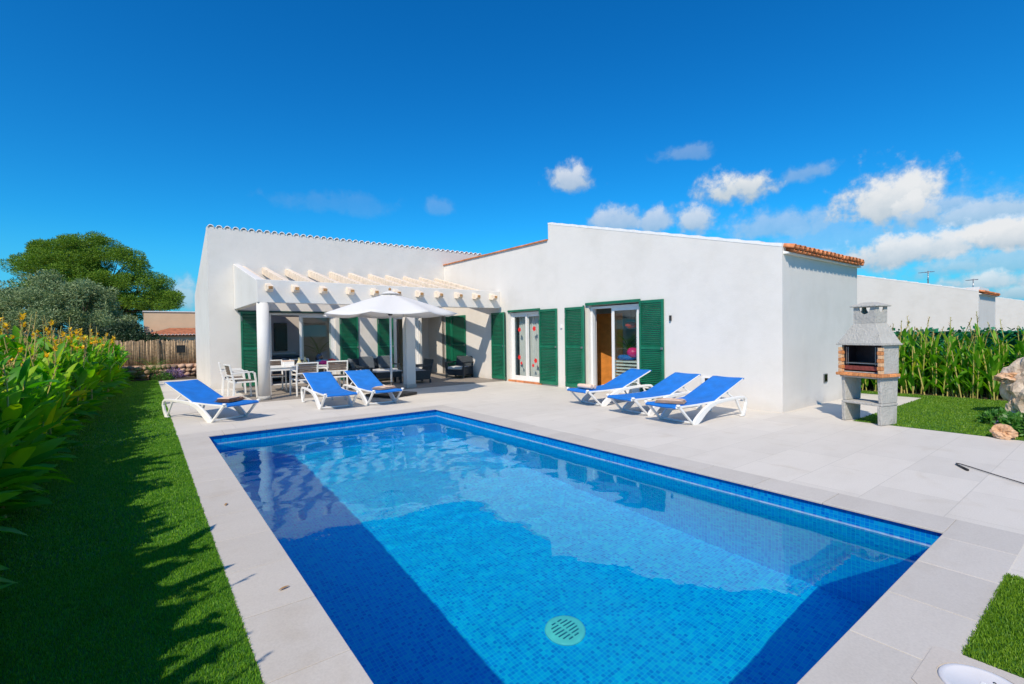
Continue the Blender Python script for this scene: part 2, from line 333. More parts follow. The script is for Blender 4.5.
# ------------------------------------------------------------------ mesh building
class MB:
    def __init__(s): s.v = []; s.f = []; s.sm = []
    def add(s, vs, fs, smooth=False):
        o = len(s.v); s.v += [tuple(p) for p in vs]; s.f += [tuple(i+o for i in f) for f in fs]; s.sm += [smooth]*len(fs); return s
    def box(s, x0, x1, y0, y1, z0, z1, mtx=None):
        vs = [Vector(p) for p in ((x0, y0, z0), (x1, y0, z0), (x1, y1, z0), (x0, y1, z0), (x0, y0, z1), (x1, y0, z1), (x1, y1, z1), (x0, y1, z1))]
        if mtx: vs = [mtx @ p for p in vs]
        return s.add(vs, [(3, 2, 1, 0), (4, 5, 6, 7), (0, 1, 5, 4), (1, 2, 6, 5), (2, 3, 7, 6), (3, 0, 4, 7)])
    def prism(s, poly, axis, a, b):
        """poly in the two other axes (in xyz order), extruded along axis from a to b"""
        n = len(poly)
        def p(q, t):
            q = list(q); q.insert(axis, t); return q
        vs = [p(q, a) for q in poly]+[p(q, b) for q in poly]
        fs = [tuple(range(n))[::-1], tuple(range(n, 2*n))]+[(i, (i+1) % n, n+(i+1) % n, n+i) for i in range(n)]
        return s.add(vs, fs)
    def tube(s, pts, rad, n=8, cap=True, smooth=True, sy=1.0):
        pts = [Vector(p) for p in pts]
        rad = rad if isinstance(rad, (list, tuple)) else [rad]*len(pts)
        vs = []; up = None
        for i, p in enumerate(pts):
            t = (pts[min(i+1, len(pts)-1)]-pts[max(i-1, 0)]).normalized()
            if up is None: up = Vector((0, 0, 1)) if abs(t.z) < .9 else Vector((1, 0, 0))
            a = t.cross(up).normalized(); up = a.cross(t).normalized()
            for k in range(n):
                th = 2*math.pi*(k+.5)/n
                vs.append(p+(a*math.cos(th)+up*math.sin(th)*sy)*rad[i])
        fs = [(i*n+k, i*n+(k+1) % n, (i+1)*n+(k+1) % n, (i+1)*n+k) for i in range(len(pts)-1) for k in range(n)]
        s.add(vs, fs, smooth)
        if cap:
            o = len(s.v)-len(vs)
            s.f += [tuple(o+k for k in range(n))[::-1], tuple(o+(len(pts)-1)*n+k for k in range(n))]; s.sm += [False, False]
        return s
    def bar(s, a, b, w, h):
        """rectangular bar w (sideways) x h (in the vertical-ish direction)"""
        a = Vector(a); b = Vector(b); t = (b-a).normalized()
        up = Vector((0, 0, 1)) if abs(t.z) < .95 else Vector((0, 1, 0))
        x = t.cross(up).normalized(); y = x.cross(t).normalized()
        vs = [p+x*sx*w/2+y*sy*h/2 for p in (a, b) for sx, sy in ((-1, -1), (1, -1), (1, 1), (-1, 1))]
        return s.add(vs, [(3, 2, 1, 0), (4, 5, 6, 7), (0, 1, 5, 4), (1, 2, 6, 5), (2, 3, 7, 6), (3, 0, 4, 7)])
    def ribbon(s, path, x, w):
        """flat panel in the YZ plane: path of (y, z, height) with thickness w around x"""
        n = len(path); vs = []
        P = [Vector((0, q[0], q[1])) for q in path]
        for i, q in enumerate(path):
            t = (P[min(i+1, n-1)]-P[max(i-1, 0)]).normalized(); nn = Vector((0, -t.z, t.y))
            for sx, sn in ((-1, -1), (1, -1), (1, 1), (-1, 1)):
                vs.append(P[i]+Vector((x+sx*w/2, 0, 0))+nn*sn*q[2]/2)
        fs = [(i*4+k, i*4+(k+1) % 4, i*4+4+(k+1) % 4, i*4+4+k) for i in range(n-1) for k in range(4)]
        fs += [(3, 2, 1, 0), ((n-1)*4, (n-1)*4+1, (n-1)*4+2, (n-1)*4+3)]
        return s.add(vs, fs)
    def lathe(s, prof, c=(0, 0, 0), n=24, smooth=True):
        vs = [(c[0]+r*math.cos(2*math.pi*k/n), c[1]+r*math.sin(2*math.pi*k/n), c[2]+z) for r, z in prof for k in range(n)]
        fs = [(i*n+k, i*n+(k+1) % n, (i+1)*n+(k+1) % n, (i+1)*n+k) for i in range(len(prof)-1) for k in range(n)]
        s.add(vs, fs, smooth)
        o = len(s.v)-len(vs)
        if prof[0][0] > 1e-4: s.f.append(tuple(o+k for k in range(n))[::-1]); s.sm.append(False)
        if prof[-1][0] > 1e-4: s.f.append(tuple(o+(len(prof)-1)*n+k for k in range(n))); s.sm.append(False)
        return s
    def build(s, name, mat, parent=None, bevel=0, seg=2, smooth=None, world=False):
        me = bpy.data.meshes.new(name)
        vs = s.v
        if world and parent:
            q = parent
            off = Vector((0, 0, 0))
            while q: off += q.location; q = q.parent
            vs = [(a-off.x, b-off.y, c-off.z) for a, b, c in vs]
        me.from_pydata(vs, [], s.f)
        me.polygons.foreach_set('use_smooth', s.sm if smooth is None else [smooth]*len(s.f))
        me.materials.append(mat); me.update()
        o = bpy.data.objects.new(name, me); col.objects.link(o); o.parent = parent
        if bevel:
            b = o.modifiers.new('bevel', 'BEVEL'); b.width = bevel; b.segments = seg; b.limit_method = 'ANGLE'; b.angle_limit = R(35)
            b.harden_normals = False
        return o

def np_mesh(name, verts, faces, mat, parent=None, smooth=False):
    """verts (N,3), faces (F,k) arrays"""
    me = bpy.data.meshes.new(name)
    k = faces.shape[1]
    me.vertices.add(len(verts)); me.vertices.foreach_set('co', verts.astype(np.float32).ravel())
    me.loops.add(faces.size); me.loops.foreach_set('vertex_index', faces.astype(np.int32).ravel())
    me.polygons.add(len(faces)); me.polygons.foreach_set('loop_start', np.arange(0, faces.size, k, dtype=np.int32))
    me.polygons.foreach_set('loop_total', np.full(len(faces), k, dtype=np.int32))
    if smooth: me.polygons.foreach_set('use_smooth', np.ones(len(faces), dtype=bool))
    me.materials.append(mat); me.update(calc_edges=True); me.validate()
    o = bpy.data.objects.new(name, me); col.objects.link(o); o.parent = parent
    return o

def tag(o, label=None, cat=None, group=None, kind=None):
    if label: o['label'] = label
    if cat: o['category'] = cat
    if group: o['group'] = group
    if kind: o['kind'] = kind
    return o
def thing(name, loc, label, cat, group=None, rz=0):
    o = bpy.data.objects.new(name, None); col.objects.link(o); o.empty_display_size = .2
    o.location = loc; o.rotation_euler = (0, 0, rz)
    return tag(o, label, cat, group)
def struct(o): return tag(o, kind='structure')
def kids(o): return [c for c in list(bpy.data.objects) if c.parent == o]
def copy_tree(o, parent=None, km=None):
    if km is None:
        km = {}
        for c in bpy.data.objects:
            if c.parent: km.setdefault(c.parent.name, []).append(c)
    c = o.copy(); col.objects.link(c); c.parent = parent
    for ch in km.get(o.name, []): copy_tree(ch, c, km)
    return c

# ------------------------------------------------------------------ setting: ground, paving, pool
PX0, PX1, PY0, PY1 = .78, 4.78, .92, 8.92
def frame_quads(mb, o, i, z):
    """ring between outer rect o and inner rect i (x0,x1,y0,y1)"""
    vs = [(o[0], o[2], z), (o[1], o[2], z), (o[1], o[3], z), (o[0], o[3], z), (i[0], i[2], z), (i[1], i[2], z), (i[1], i[3], z), (i[0], i[3], z)]
    return mb.add(vs, [(0, 1, 5, 4), (1, 2, 6, 5), (2, 3, 7, 6), (3, 0, 4, 7)])
def rect(mb, x0, x1, y0, y1, z): return mb.add([(x0, y0, z), (x1, y0, z), (x1, y1, z), (x0, y1, z)], [(0, 1, 2, 3)])

struct(frame_quads(MB(), (-900, 900, -900, 1400), (PX0-.12, PX1+.12, PY0-.12, PY1+.12), -.05).build('ground', M['field']))
mb = MB(); CO = .39
LX = PX0-CO
# paving around the coping, lawns cut out as areas with no paving over them
rect(mb, LX, 9.43, PY1+CO, 12.74, 0)
rect(mb, PX1+CO, 9.43, PY0-.4, PY1+CO, 0)
rect(mb, 4.25, 9.43, -9, PY0-.4, 0)
rect(mb, LX, 3.05, -9, PY0-.4, 0)
rect(mb, LX, 1.55, 12.74, 21.6, 0)
rect(mb, 1.55, 2.1, 12.74, 16.75, 0)
rect(mb, 9.43, 13.6, 2.98, 4.15, 0)
struct(mb.build('paving', M['paving']))
mb = MB(); rect(mb, 2.1, 9.5, 12.74, 16.8, 0.0)
mb.box(2.1, 9.43, 12.70, 12.74, -.03, .012)
rect(mb, 8.42, 9.43, 16.8, 18.3, 0.0)
struct(mb.build('terrace_floor', M['terrace']))
# coping slabs: separate stones with open joints, rounded arris
mb = MB(); g = .0025; zt = .004; zb = -.014
def slabs_x(y0, y1, xs):
    for a, b in zip(xs[:-1], xs[1:]): mb.box(a+g, b-g, y0, y1, zb, zt+rnd.uniform(-.0008, .0008))
def slabs_y(x0, x1, ys):
    for a, b in zip(ys[:-1], ys[1:]): mb.box(x0, x1, a+g, b-g, zb, zt+rnd.uniform(-.0008, .0008))
ov = .0
ysL = [.52]+[1.12+.625*k for k in range(13)]+[PY1+CO]
ysL = [y for y in ysL if y < PY1-.25]+[PY1-ov]
slabs_y(LX+.004, PX0+ov, ysL)
slabs_y(PX1-ov, PX1+CO, [PY0+ov]+[PY0+.2+.625*k for k in range(1, 12)]+[PY1-ov])
xs = [LX+.004]+[LX+.61*k for k in range(1, 7)]+[4.60, PX1+CO]
slabs_x(PY1-ov, PY1+CO, xs)
xn = [LX+.004, 1.03, 1.64, 2.24, 2.85, 3.45, 4.06, 4.66, PX1+CO]
slabs_x(PY0-.4, PY0+ov, xn)
cp = mb.build('coping', M['coping'], bevel=.003, seg=2); struct(cp)
mb = MB(); frame_quads(mb, (LX-.0, PX1+CO, PY0-.4, PY1+CO), (PX0-.034, PX1+.034, PY0-.034, PY1+.034), -.0015)
struct(mb.build('mortar_bed_ground', M['mortar']))
# basin
D = 1.8
BX0, BX1, BY0, BY1 = PX0-1/30, PX1+1/30, PY0-1/30, PY1+1/30
mb = MB()
mb.add([(BX0, BY0, -D), (BX1, BY0, -D), (BX1, BY1, -D), (BX0, BY1, -D), (BX0, BY0, -.0145), (BX1, BY0, -.0145), (BX1, BY1, -.0145), (BX0, BY1, -.0145)],
       [(0, 1, 2, 3), (0, 4, 5, 1), (1, 5, 6, 2), (2, 6, 7, 3), (3, 7, 4, 0)])
# outer shell so that the basin has wall thickness
mb.add([(PX0-.12, PY0-.12, -D-.1), (PX1+.12, PY0-.12, -D-.1), (PX1+.12, PY1+.12, -D-.1), (PX0-.12, PY1+.12, -D-.1), (PX0-.12, PY0-.12, -.05), (PX1+.12, PY0-.12, -.05), (PX1+.12, PY1+.12, -.05), (PX0-.12, PY1+.12, -.05)],
       [(3, 2, 1, 0), (1, 5, 4, 0), (2, 6, 5, 1), (3, 7, 6, 2), (0, 4, 7, 3)])
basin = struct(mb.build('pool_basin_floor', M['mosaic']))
gx, gy = 160, 270
xs_ = np.linspace(BX0-1.4, BX1-.001, gx+1); ys_ = np.linspace(BY0-1.2, BY1-.001, gy+1)  # sheet runs on unseen under the paving so refracted sunlight reaches the edges
wv = []
for yy in ys_:
    am = .0021+.0040*min(1, max(0, (yy-2.5)/5.5))
    for xx in xs_:
        wv.append((xx, yy, -.15+am*(noise.noise(Vector((xx*1.3, yy*1.7, .3)))+.40*noise.noise(Vector((xx*3.1, yy*4.2, 4.)))+.10*noise.noise(Vector((xx*9, yy*9, 7.))))))
wf = [(j*(gx+1)+i, j*(gx+1)+i+1, (j+1)*(gx+1)+i+1, (j+1)*(gx+1)+i) for j in range(gy) for i in range(gx)]
wb = MB().add(wv, wf, True)
wt = struct(wb.build('water', M['water']))
wt.cycles.is_caustics_caster = True; basin.cycles.is_caustics_receiver = True
# drain on the pool floor
t = thing('pool_drain', (2.74, 2.92, -D), 'round turquoise drain cover lying on the blue mosaic pool floor', 'drain cover')
MB().lathe([(.17, 0), (.17, .012), (.155, .02), (0.0001, .024)], n=40).build('cover', M['drain'], t).cycles.is_caustics_receiver = True
mb = MB()
for k in range(-3, 4):
    w = math.sqrt(.12**2-(k*.035)**2)*.9
    for a in (-1, 1): mb.box(min(a*.012, a*w), max(a*.012, a*w), k*.035-.005, k*.035+.005, .02, .0262)
mb.build('slot', mat_basic('drain_slot', (.03, .35, .42), .5), t)
# skimmer lid set into the paving
t = thing('skimmer_cover', (2.83, .42, 0), 'round pale grey skimmer lid set in a square stone beside the pool corner', 'skimmer lid')
mb = MB(); n = 40; r0 = .150
sq = []
for k in range(n):
    a = 2*math.pi*(k+.5)/n; c, s_ = math.cos(a), math.sin(a); q = .2/max(abs(c), abs(s_)); sq.append((c*q, s_*q, .0085))
ci = [(r0*math.cos(2*math.pi*(k+.5)/n), r0*math.sin(2*math.pi*(k+.5)/n), .0085) for k in range(n)]
lo = [(x, y, -.02) for x, y, z in ci]; so = [(x, y, -.0) for x, y, z in sq]
mb.add(sq+ci+lo+so, [(k, (k+1) % n, n+(k+1) % n, n+k) for k in range(n)]+[(n+k, n+(k+1) % n, 2*n+(k+1) % n, 2*n+k) for k in range(n)]+[(3*n+k, 3*n+(k+1) % n, (k+1) % n, k) for k in range(n)])
mb.build('surround', M['lid_stone'], t)
MB().lathe([(.143, -.02), (.143, .009), (.138, .0125), (.12, .0125), (.118, .011), (0.0001, .011)], n=48).build('lid', M['lid'], t)
mb = MB(); mb.box(-.03, .03, -.008, .008, .009, .0135); mb.build('finger_grip', M['plastic'], t, bevel=.002)
MB().lathe([(.006, .009), (.006, .0125)], (.06, -.03, 0), 10).build('screw', M['dark'], t)

# lawns
mb = MB(); rect(mb, -1.0, LX, -6, 22.0, .002)
struct(mb.build('lawn', M['lawn']))
mb = MB(); rect(mb, 3.05, 4.25, -9, PY0-.4, .002); rect(mb, 9.43, 14.15, -9, 2.98, .002); rect(mb, 13.6, 14.15, 2.98, 6, .002)
struct(mb.build('lawn_right', M['lawn']))
mb = MB(); rect(mb, -2.6, -1.0, -6, 23.2, -.004); rect(mb, -1.0, LX, 22.0, 23.4, -.004); rect(mb, LX, 1.6, 21.6, 23.4, -.004); rect(mb, 14.15, 15.4, -9, 12, -.004)
struct(mb.build('bed_soil_ground', M['soil']))

nr = np.random.default_rng(3)
def blades(x0, x1, y0, y1, dens, h, w, mat, name, lab, z=.002, lean=.6):
    N = int((x1-x0)*(y1-y0)*dens)
    p = np.stack([nr.uniform(x0, x1, N), nr.uniform(y0, y1, N), np.full(N, z)], 1)
    a = nr.uniform(0, 2*np.pi, N); wv = np.stack([np.cos(a), np.sin(a), 0*a], 1)*w/2
    b = nr.uniform(0, 2*np.pi, N); hh = h*nr.uniform(.55, 1.2, N)
    ln = nr.uniform(.1, lean, N)*hh
    mid = p+np.stack([np.cos(b)*ln*.4, np.sin(b)*ln*.4, hh*.6], 1)
    tip = p+np.stack([np.cos(b)*ln, np.sin(b)*ln, hh], 1)
    v = np.stack([p-wv, p+wv, mid+wv*.8, mid-wv*.8, tip], 1).reshape(-1, 3)
    i = np.arange(N)*5
    f = np.concatenate([np.stack([i, i+1, i+2], 1), np.stack([i, i+2, i+3], 1), np.stack([i+3, i+2, i+4], 1)])
    o = np_mesh(name, v, f, mat); tag(o, lab, None, None, 'stuff'); return o
def multi_blades(specs, mat, name, lab):
    obs = [blades(*s, mat, name, lab) for s in specs]
    bpy.ops.object.select_all(action='DESELECT')
    for o in obs: o.select_set(True)
    bpy.context.view_layer.objects.active = obs[0]
    bpy.ops.object.join(); return obs[0]
multi_blades([(-1.5, LX+.006, 1.6, 4.5, 24000, .017, .0036), (-1.3, LX+.006, 4.5, 9, 9000, .019, .006), (-1.1, LX+.006, 9, 22, 2400, .022, .012)],
             M['grass'], 'grass', 'short green turf between the left flower border and the pool strip')
multi_blades([(3.044, 4.256, -1.6, PY0-.394, 24000, .020, .0042), (9.424, 14.2, -1.5, 2.986, 2400, .022, .011), (13.6, 14.2, 2.98, 4.6, 1800, .022, .011)],
             M['grass_r'], 'grass', 'short sunlit turf beside the barbecue and by the pool corner')

# ------------------------------------------------------------------ house
FX, FY = 9.43, 16.7                    # facade plane of the right wing, front plane of the left wing
house = thing('house', (FX, 4.1, 0), 'white single storey villa with green louvred shutters behind the pool', 'house')
def wall_x(mb, x0, x1, y0, y1, z0, z1, ops):
    """wall along X with openings (xa, xb, za, zb)"""
    cur = x0
    for xa, xb, za, zb in sorted(ops):
        if xa > cur: mb.box(cur, xa, y0, y1, z0, z1)
        if za > z0: mb.box(xa, xb, y0, y1, z0, za)
        if zb < z1: mb.box(xa, xb, y0, y1, zb, z1)
        cur = xb
    if cur < x1: mb.box(cur, x1, y0, y1, z0, z1)
def wall_y(mb, y0, y1, x0, x1, z0, z1, ops):
    cur = y0
    for ya, yb, za, zb in sorted(ops):
        if ya > cur: mb.box(x0, x1, cur, ya, z0, z1)
        if za > z0: mb.box(x0, x1, ya, yb, z0, za)
        if zb < z1: mb.box(x0, x1, ya, yb, zb, z1)
        cur = yb
    if cur < y1: mb.box(x0, x1, cur, y1, z0, z1)
W = dict(parent=house, world=True)
ZB = -.05
D1 = (11.02, 12.50); D2 = (7.36, 9.0)
mb = MB()
wall_y(mb, 4.1, 18.3, FX, FX+.3, ZB, 3.0, [(D1[0], D1[1], .06, 2.23), (D2[0], D2[1], .03, 2.26)])
mb.prism([(4.1, 3.0), (10.58, 3.0), (10.58, 4.72), (4.1, 3.10)], 0, FX, FX+.3)
mb.box(FX, FX+.3, 10.58, 18.3, 3.0, 4.24)
mb.build('wall', M['wall'], **W)
mb = MB()
mb.box(FX+.3, 13.24, 4.1, 4.35, ZB, 3.02)
wall_y(mb, 4.35, 22, 12.94, 13.24, ZB, 3.02, [(6.8, 9.4, .9, 2.4), (10.6, 12.8, .9, 2.4)])  # unseen east openings added to let daylight into the rooms
mb.prism([(4.35, 3.02), (10.58, 3.02), (10.58, 4.6), (4.35, 3.06)], 0, 12.94, 13.24)
mb.box(12.94, 13.24, 10.58, 22, 3.02, 4.2)
mb.prism([(10.34, 4.28), (10.58, 4.28), (10.58, 4.68), (10.34, 4.62)], 0, FX+.3, 13.24)
mb.build('wall', M['wall'], **W)
mb = MB()
mb.prism([(4.15, 3.05), (10.5, 4.62), (10.5, 4.66), (4.15, 3.09)], 0, FX+.3, 13.2)
mb.box(FX+.3, 13.2, 10.58, 16.7, 4.12, 4.2)
mb.build('roof', M['old_terracotta'], **W)
mb = MB()
LOX = 1.55
wall_x(mb, LOX, 11.4, FY, FY+.25, ZB, 4.80, [(3.16, 5.2, ZB, 2.30), (7.30, 8.34, ZB, 2.28), (8.42, FX, ZB, 2.50)])
mb.build('wall', M['wall'], **W)
mb = MB()
mb.prism([(FY+.25, ZB), (21.4, ZB), (21.4, 3.1), (FY+.25, 4.74)], 0, LOX, LOX+.25)
mb.box(LOX+.25, 12.9, 21.15, 21.4, ZB, 3.1)
mb.build('wall', M['wall'], **W)
mb = MB(); zr = lambda y: 4.64-(y-FY-.25)*(1.64/4.45)
for (ya, yb, xa, xb) in ((FY+.25, 17.3, LOX+.25, 11.4), (18.9, 21.4, LOX+.25, 11.4), (17.3, 18.9, LOX+.25, 2.4), (17.3, 18.9, 6.9, 11.4)):  # roof left open in the middle, an added skylight to brighten the rooms
    mb.prism([(ya, zr(ya)), (yb, zr(yb)), (yb, zr(yb)+.06), (ya, zr(ya)+.06)], 0, xa, xb)
mb.build('roof', M['old_terracotta'], **W)
# entrance recess
mb = MB(); mb.box(8.2, 8.42, FY+.25, 18.3, ZB, 2.6); mb.box(8.42, FX, 18.1, 18.3, ZB, 2.6); mb.box(8.42, FX, FY+.25, 18.1, 2.5, 2.6)
mb.build('porch_wall', M['interior'], **W)
# interior rooms
mb = MB()
mb.box(LOX+.25, 8.2, FY+.25, 21.1, ZB, .0); mb.box(FX+.3, 12.94, 4.35, 18.3, ZB, .02)
mb.build('interior_floor', M['interior_floor'], **W)
mb = MB()
mb.box(LOX+.252, 8.2, 20.2, 20.3, 0, 2.6); mb.box(LOX+.252, 8.2, FY+.25, 17.3, 2.6, 2.66); mb.box(LOX+.252, 8.2, 18.9, 20.2, 2.6, 2.66); mb.box(LOX+.252, 2.4, 17.3, 18.9, 2.6, 2.66); mb.box(6.9, 8.2, 17.3, 18.9, 2.6, 2.66); mb.box(LOX+.252, 4.75, 19.1, 19.2, 0, 2.598)  # includes the ceiling gap below the added skylight
mb.box(7.15, 7.22, FY+.25, 20.2, 0, 2.6)
mb.box(FX+.3, 12.94, 9.95, 10.05, .02, 2.7); mb.box(FX+.3, 12.94, 6.0, 6.1, .02, 2.7); mb.box(FX+.3, 12.94, 13.1, 13.2, .02, 2.7)
mb.box(FX+.3, 12.94, 4.4, 18.2, 2.7, 2.76); mb.box(12.5, 12.56, 6.1, 6.8, .02, 2.7)
mb.build('interior_wall', M['interior'], **W)
# ridge tiles, white half rounds seen end on along the parapet of the left wing
mb = MB()
def half_round(mb, c, r, length, ax, th=.018, up=1, n=7, tilt=0):
    """half pipe tile with its axis along 'x' or 'y' starting at c"""
    vs = []
    for q in (0, 1):
        for rr in (r, r-th):
            for k in range(n+1):
                a = math.pi*k/n
                u = math.cos(a)*rr; w = math.sin(a)*rr*up
                if ax == 'y': vs.append((c[0]+u, c[1]+q*length, c[2]+w+q*tilt))
                else: vs.append((c[0]+q*length, c[1]+u, c[2]+w+q*tilt))
    m_ = n+1; fs = []
    for k in range(n):
        fs += [(k, k+1, 2*m_+k+1, 2*m_+k), (m_+k+1, m_+k, 3*m_+k, 3*m_+k+1), (k+1, k, m_+k, m_+k+1), (2*m_+k, 2*m_+k+1, 3*m_+k+1, 3*m_+k)]
    fs += [(0, 2*m_, 3*m_, m_), (n, m_+n, 3*m_+n, 2*m_+n)]
    mb.add(vs, fs, True)
x = LOX+.1
while x < 11.3:
    half_round(mb, (x, FY-.02, 4.785), .085, .42, 'y', tilt=-.03); x += .215
mb.build('ridge_tile', M['white_tile'], **W)
# white verge caps stepping along the sloping facade top
mb = MB(); y = 4.1; sl = (4.72-3.10)/6.48
while y < 10.5:
    L_ = min(.42, 10.58-y)
    z = 3.10+(y-4.1)*sl
    mb.prism([(y, z-.02), (y+L_, z+L_*sl-.02), (y+L_, z+L_*sl+.022), (y, z+.05)], 0, FX-.006, FX+.32); y += .42
mb.build('verge_cap', M['white_tile'], **W)
mb = MB(); y = 10.6
while y < 16.5:
    mb.box(FX-.05, FX+.2, y, y+.385, 4.235, 4.265+rnd.uniform(0, .008)); y += .39
mb.build('verge_tile', M['terracotta'], **W)
# terracotta eaves over the end wall
mb = MB(); x = FX+.12; k = 0
while x < 13.22:
    if k % 2 == 0: half_round(mb, (x, 3.91, 3.035+rnd.uniform(-.006, .006)), .082, 1.0, 'y', tilt=.20)
    else: half_round(mb, (x, 3.95, 3.05), .075, .9, 'y', up=-1, tilt=.18)
    x += .102; k += 1
mb.build('eave_tile', M['terracotta'], **W)
mb = MB(); mb.prism([(4.02, 2.955), (4.1, 2.955), (4.1, 3.01), (4.02, 2.985)], 0, FX+.05, 13.24)
mb.build('eave_board', M['white_tile'], **W)

# openings: green head boards, frames, glass
def sliding_door_y(ya, yb, za, zb, xf, panes, stickers=None):
    """white sliding door in a wall whose outside faces -X. panes: (y0,y1,x offset)"""
    mb = MB(); fw = .06
    mb.box(xf, xf+.11, ya, ya+fw, za, zb); mb.box(xf, xf+.11, yb-fw, yb, za, zb); mb.box(xf, xf+.11, ya+fw, yb-fw, zb-fw, zb); mb.box(xf, xf+.11, ya+fw, yb-fw, za, za+.045)
    f = mb.build('door_frame', M['white_frame'], **W, bevel=.004)
    for (p0, p1, dx) in panes:
        mb = MB(); s_ = .075; z0 = za+.046; z1 = zb-fw-.001
        mb.box(xf+dx, xf+dx+.035, p0, p0+s_, z0, z1); mb.box(xf+dx, xf+dx+.035, p1-s_, p1, z0, z1)
        mb.box(xf+dx, xf+dx+.035, p0+s_, p1-s_, z1-s_, z1); mb.box(xf+dx, xf+dx+.035, p0+s_, p1-s_, z0, z0+s_+.02)
        d = mb.build('sliding_door', M['white_frame'], **W, bevel=.004)
        MB().box(xf+dx+.014, xf+dx+.02, p0+s_, p1-s_, z0+s_+.02, z1-s_).build('glass', M['glass'], d, world=True)
    return f
y0, y1 = D1
sliding_door_y(y0, y1, .06, 2.20, FX+.08, [(y0+.06, (y0+y1)/2+.03, .06), ((y0+y1)/2-.03, y1-.06, .015)])
y0, y1 = D2
sliding_door_y(y0, y1, .03, 2.22, FX+.08, [(y0+.06, y0+.93, .015), (y0+.12, y0+.98, .06)])
MB().box(FX-.045, FX+.002, D1[0]-.05, D1[1]+.05, 2.225, 2.285).build('shutter_head', M['green'], **W, bevel=.004)
mb = MB(); mb.box(FX-.055, FX+.002, D2[0]-.05, D2[1]+.08, 2.255, 2.325)
mb.build('shutter_head', M['green'], **W, bevel=.004)
mb = MB(); mb.box(FX-.04, FX+.1, D1[0]-.1, D1[1]+.06, -.0, .058); mb.build('door_sill', M['terracotta'], **W, bevel=.005)
mb = MB(); mb.box(FX-.03, FX+.1, D2[0], D2[1], -.0, .028); mb.build('door_sill', M['coping'], **W, bevel=.004)
def disc(mb, c, r, ax, th=.004, n=14):
    vs = []
    for q in (0, 1):
        for k in range(n):
            a = 2*math.pi*k/n
            u, v = math.cos(a)*r*(1+.18*math.cos(5*a)), math.sin(a)*r*(1+.18*math.cos(5*a))
            vs.append((c[0]+q*th, c[1]+u, c[2]+v) if ax == 'x' else (c[0]+u, c[1]+q*th, c[2]+v))
    fs = [tuple(range(n)), tuple(range(n, 2*n))[::-1]]+[(k, n+k, n+(k+1) % n, (k+1) % n) for k in range(n)]
    mb.add(vs, fs)
# curtain with red dots behind door 1
mb = MB(); pts = []
N = 60
for k in range(N+1):
    y = 11.15+1.2*k/N; pts.append((9.72+.025*math.sin(k*1.1)+.012*math.sin(k*.37), y))
vs = [(a, b, .12) for a, b in pts]+[(a, b, 2.25) for a, b in pts]
mb.add(vs, [(k, k+1, N+2+k, N+1+k) for k in range(N)], True)
mb.build('net_curtain', M['curtain'], **W)
for (yy, zz, r) in ((11.35, 1.68, .075), (11.30, .70, .07), (11.42, .55, .05), (12.08, 1.66, .07), (12.10, .78, .07), (12.0, .6, .05)):
    mb = MB(); disc(mb, (FX+.072+.0, yy, zz), r, 'x'); mb.build('window_sticker', M['red'], **W)

# louvred shutters
def shutter_mesh(wd, h, mirror=False):
    """in local coords: width along x from 0..wd, front towards -y, z 0..h, thickness .04"""
    fr = MB(); st = .06; th = .038
    fr.box(0, st, 0, th, 0, h); fr.box(wd-st, wd, 0, th, 0, h)
    mid = h*.485
    fr.box(st, wd-st, 0, th, 0, .09); fr.box(st, wd-st, 0, th, h-.07, h); fr.box(st, wd-st, 0, th, mid, mid+.065)
    sl = MB()
    for (a, b) in ((.09, mid), (mid+.065, h-.07)):
        k = int((b-a)/.043); st_ = (b-a)/k
        for i in range(k):
            zc = a+st_*(i+.5)
            m_ = Matrix.Translation((0, th/2, zc)) @ Matrix.Rotation(R(42), 4, 'X')
            sl.box(st-.004, wd-st+.004, -.022, .022, -.0035, .0035, m_)
    return fr, sl
def shutter(wd, h, loc, rz, hook=True):
    fr, sl = shutter_mesh(wd, h)
    a = fr.build('shutter', M['green'], house, bevel=.004)
    a.location = Vector(loc)-house.location; a.rotation_euler = (0, 0, rz)
    sl.build('louvres', M['green'], a)
    hb = MB(); hb.bar((wd-.035, -.012, h*.485+.03), (wd-.035, -.03, h*.485+.03), .05, .05)
    hb.bar((.03, -.008, .14), (.03, -.008, .30), .02, .012); hb.bar((.03, -.008, h-.30), (.03, -.008, h-.14), .02, .012)
    hb.build('latch', M['steel'], a)
    return a
# on the long facade the shutters lie against the wall (front faces -X): local x runs along -Y
SZ = .04
def fac(ya, wd, off=.05, z=SZ, h=2.2): return shutter(wd, h, (FX-off, ya, z), R(-90))
fac(13.48, .74); 
shutter(.22, 2.2, (FX-.035, 12.73, SZ), R(-140))
fac(10.99, .78, h=2.2)
fac(9.88, .70); shutter(.20, 2.22, (FX-.035, 9.17, SZ), R(-140))
fac(7.33, .68, h=2.24)
fac(16.58, .42); fac(16.13, .98)
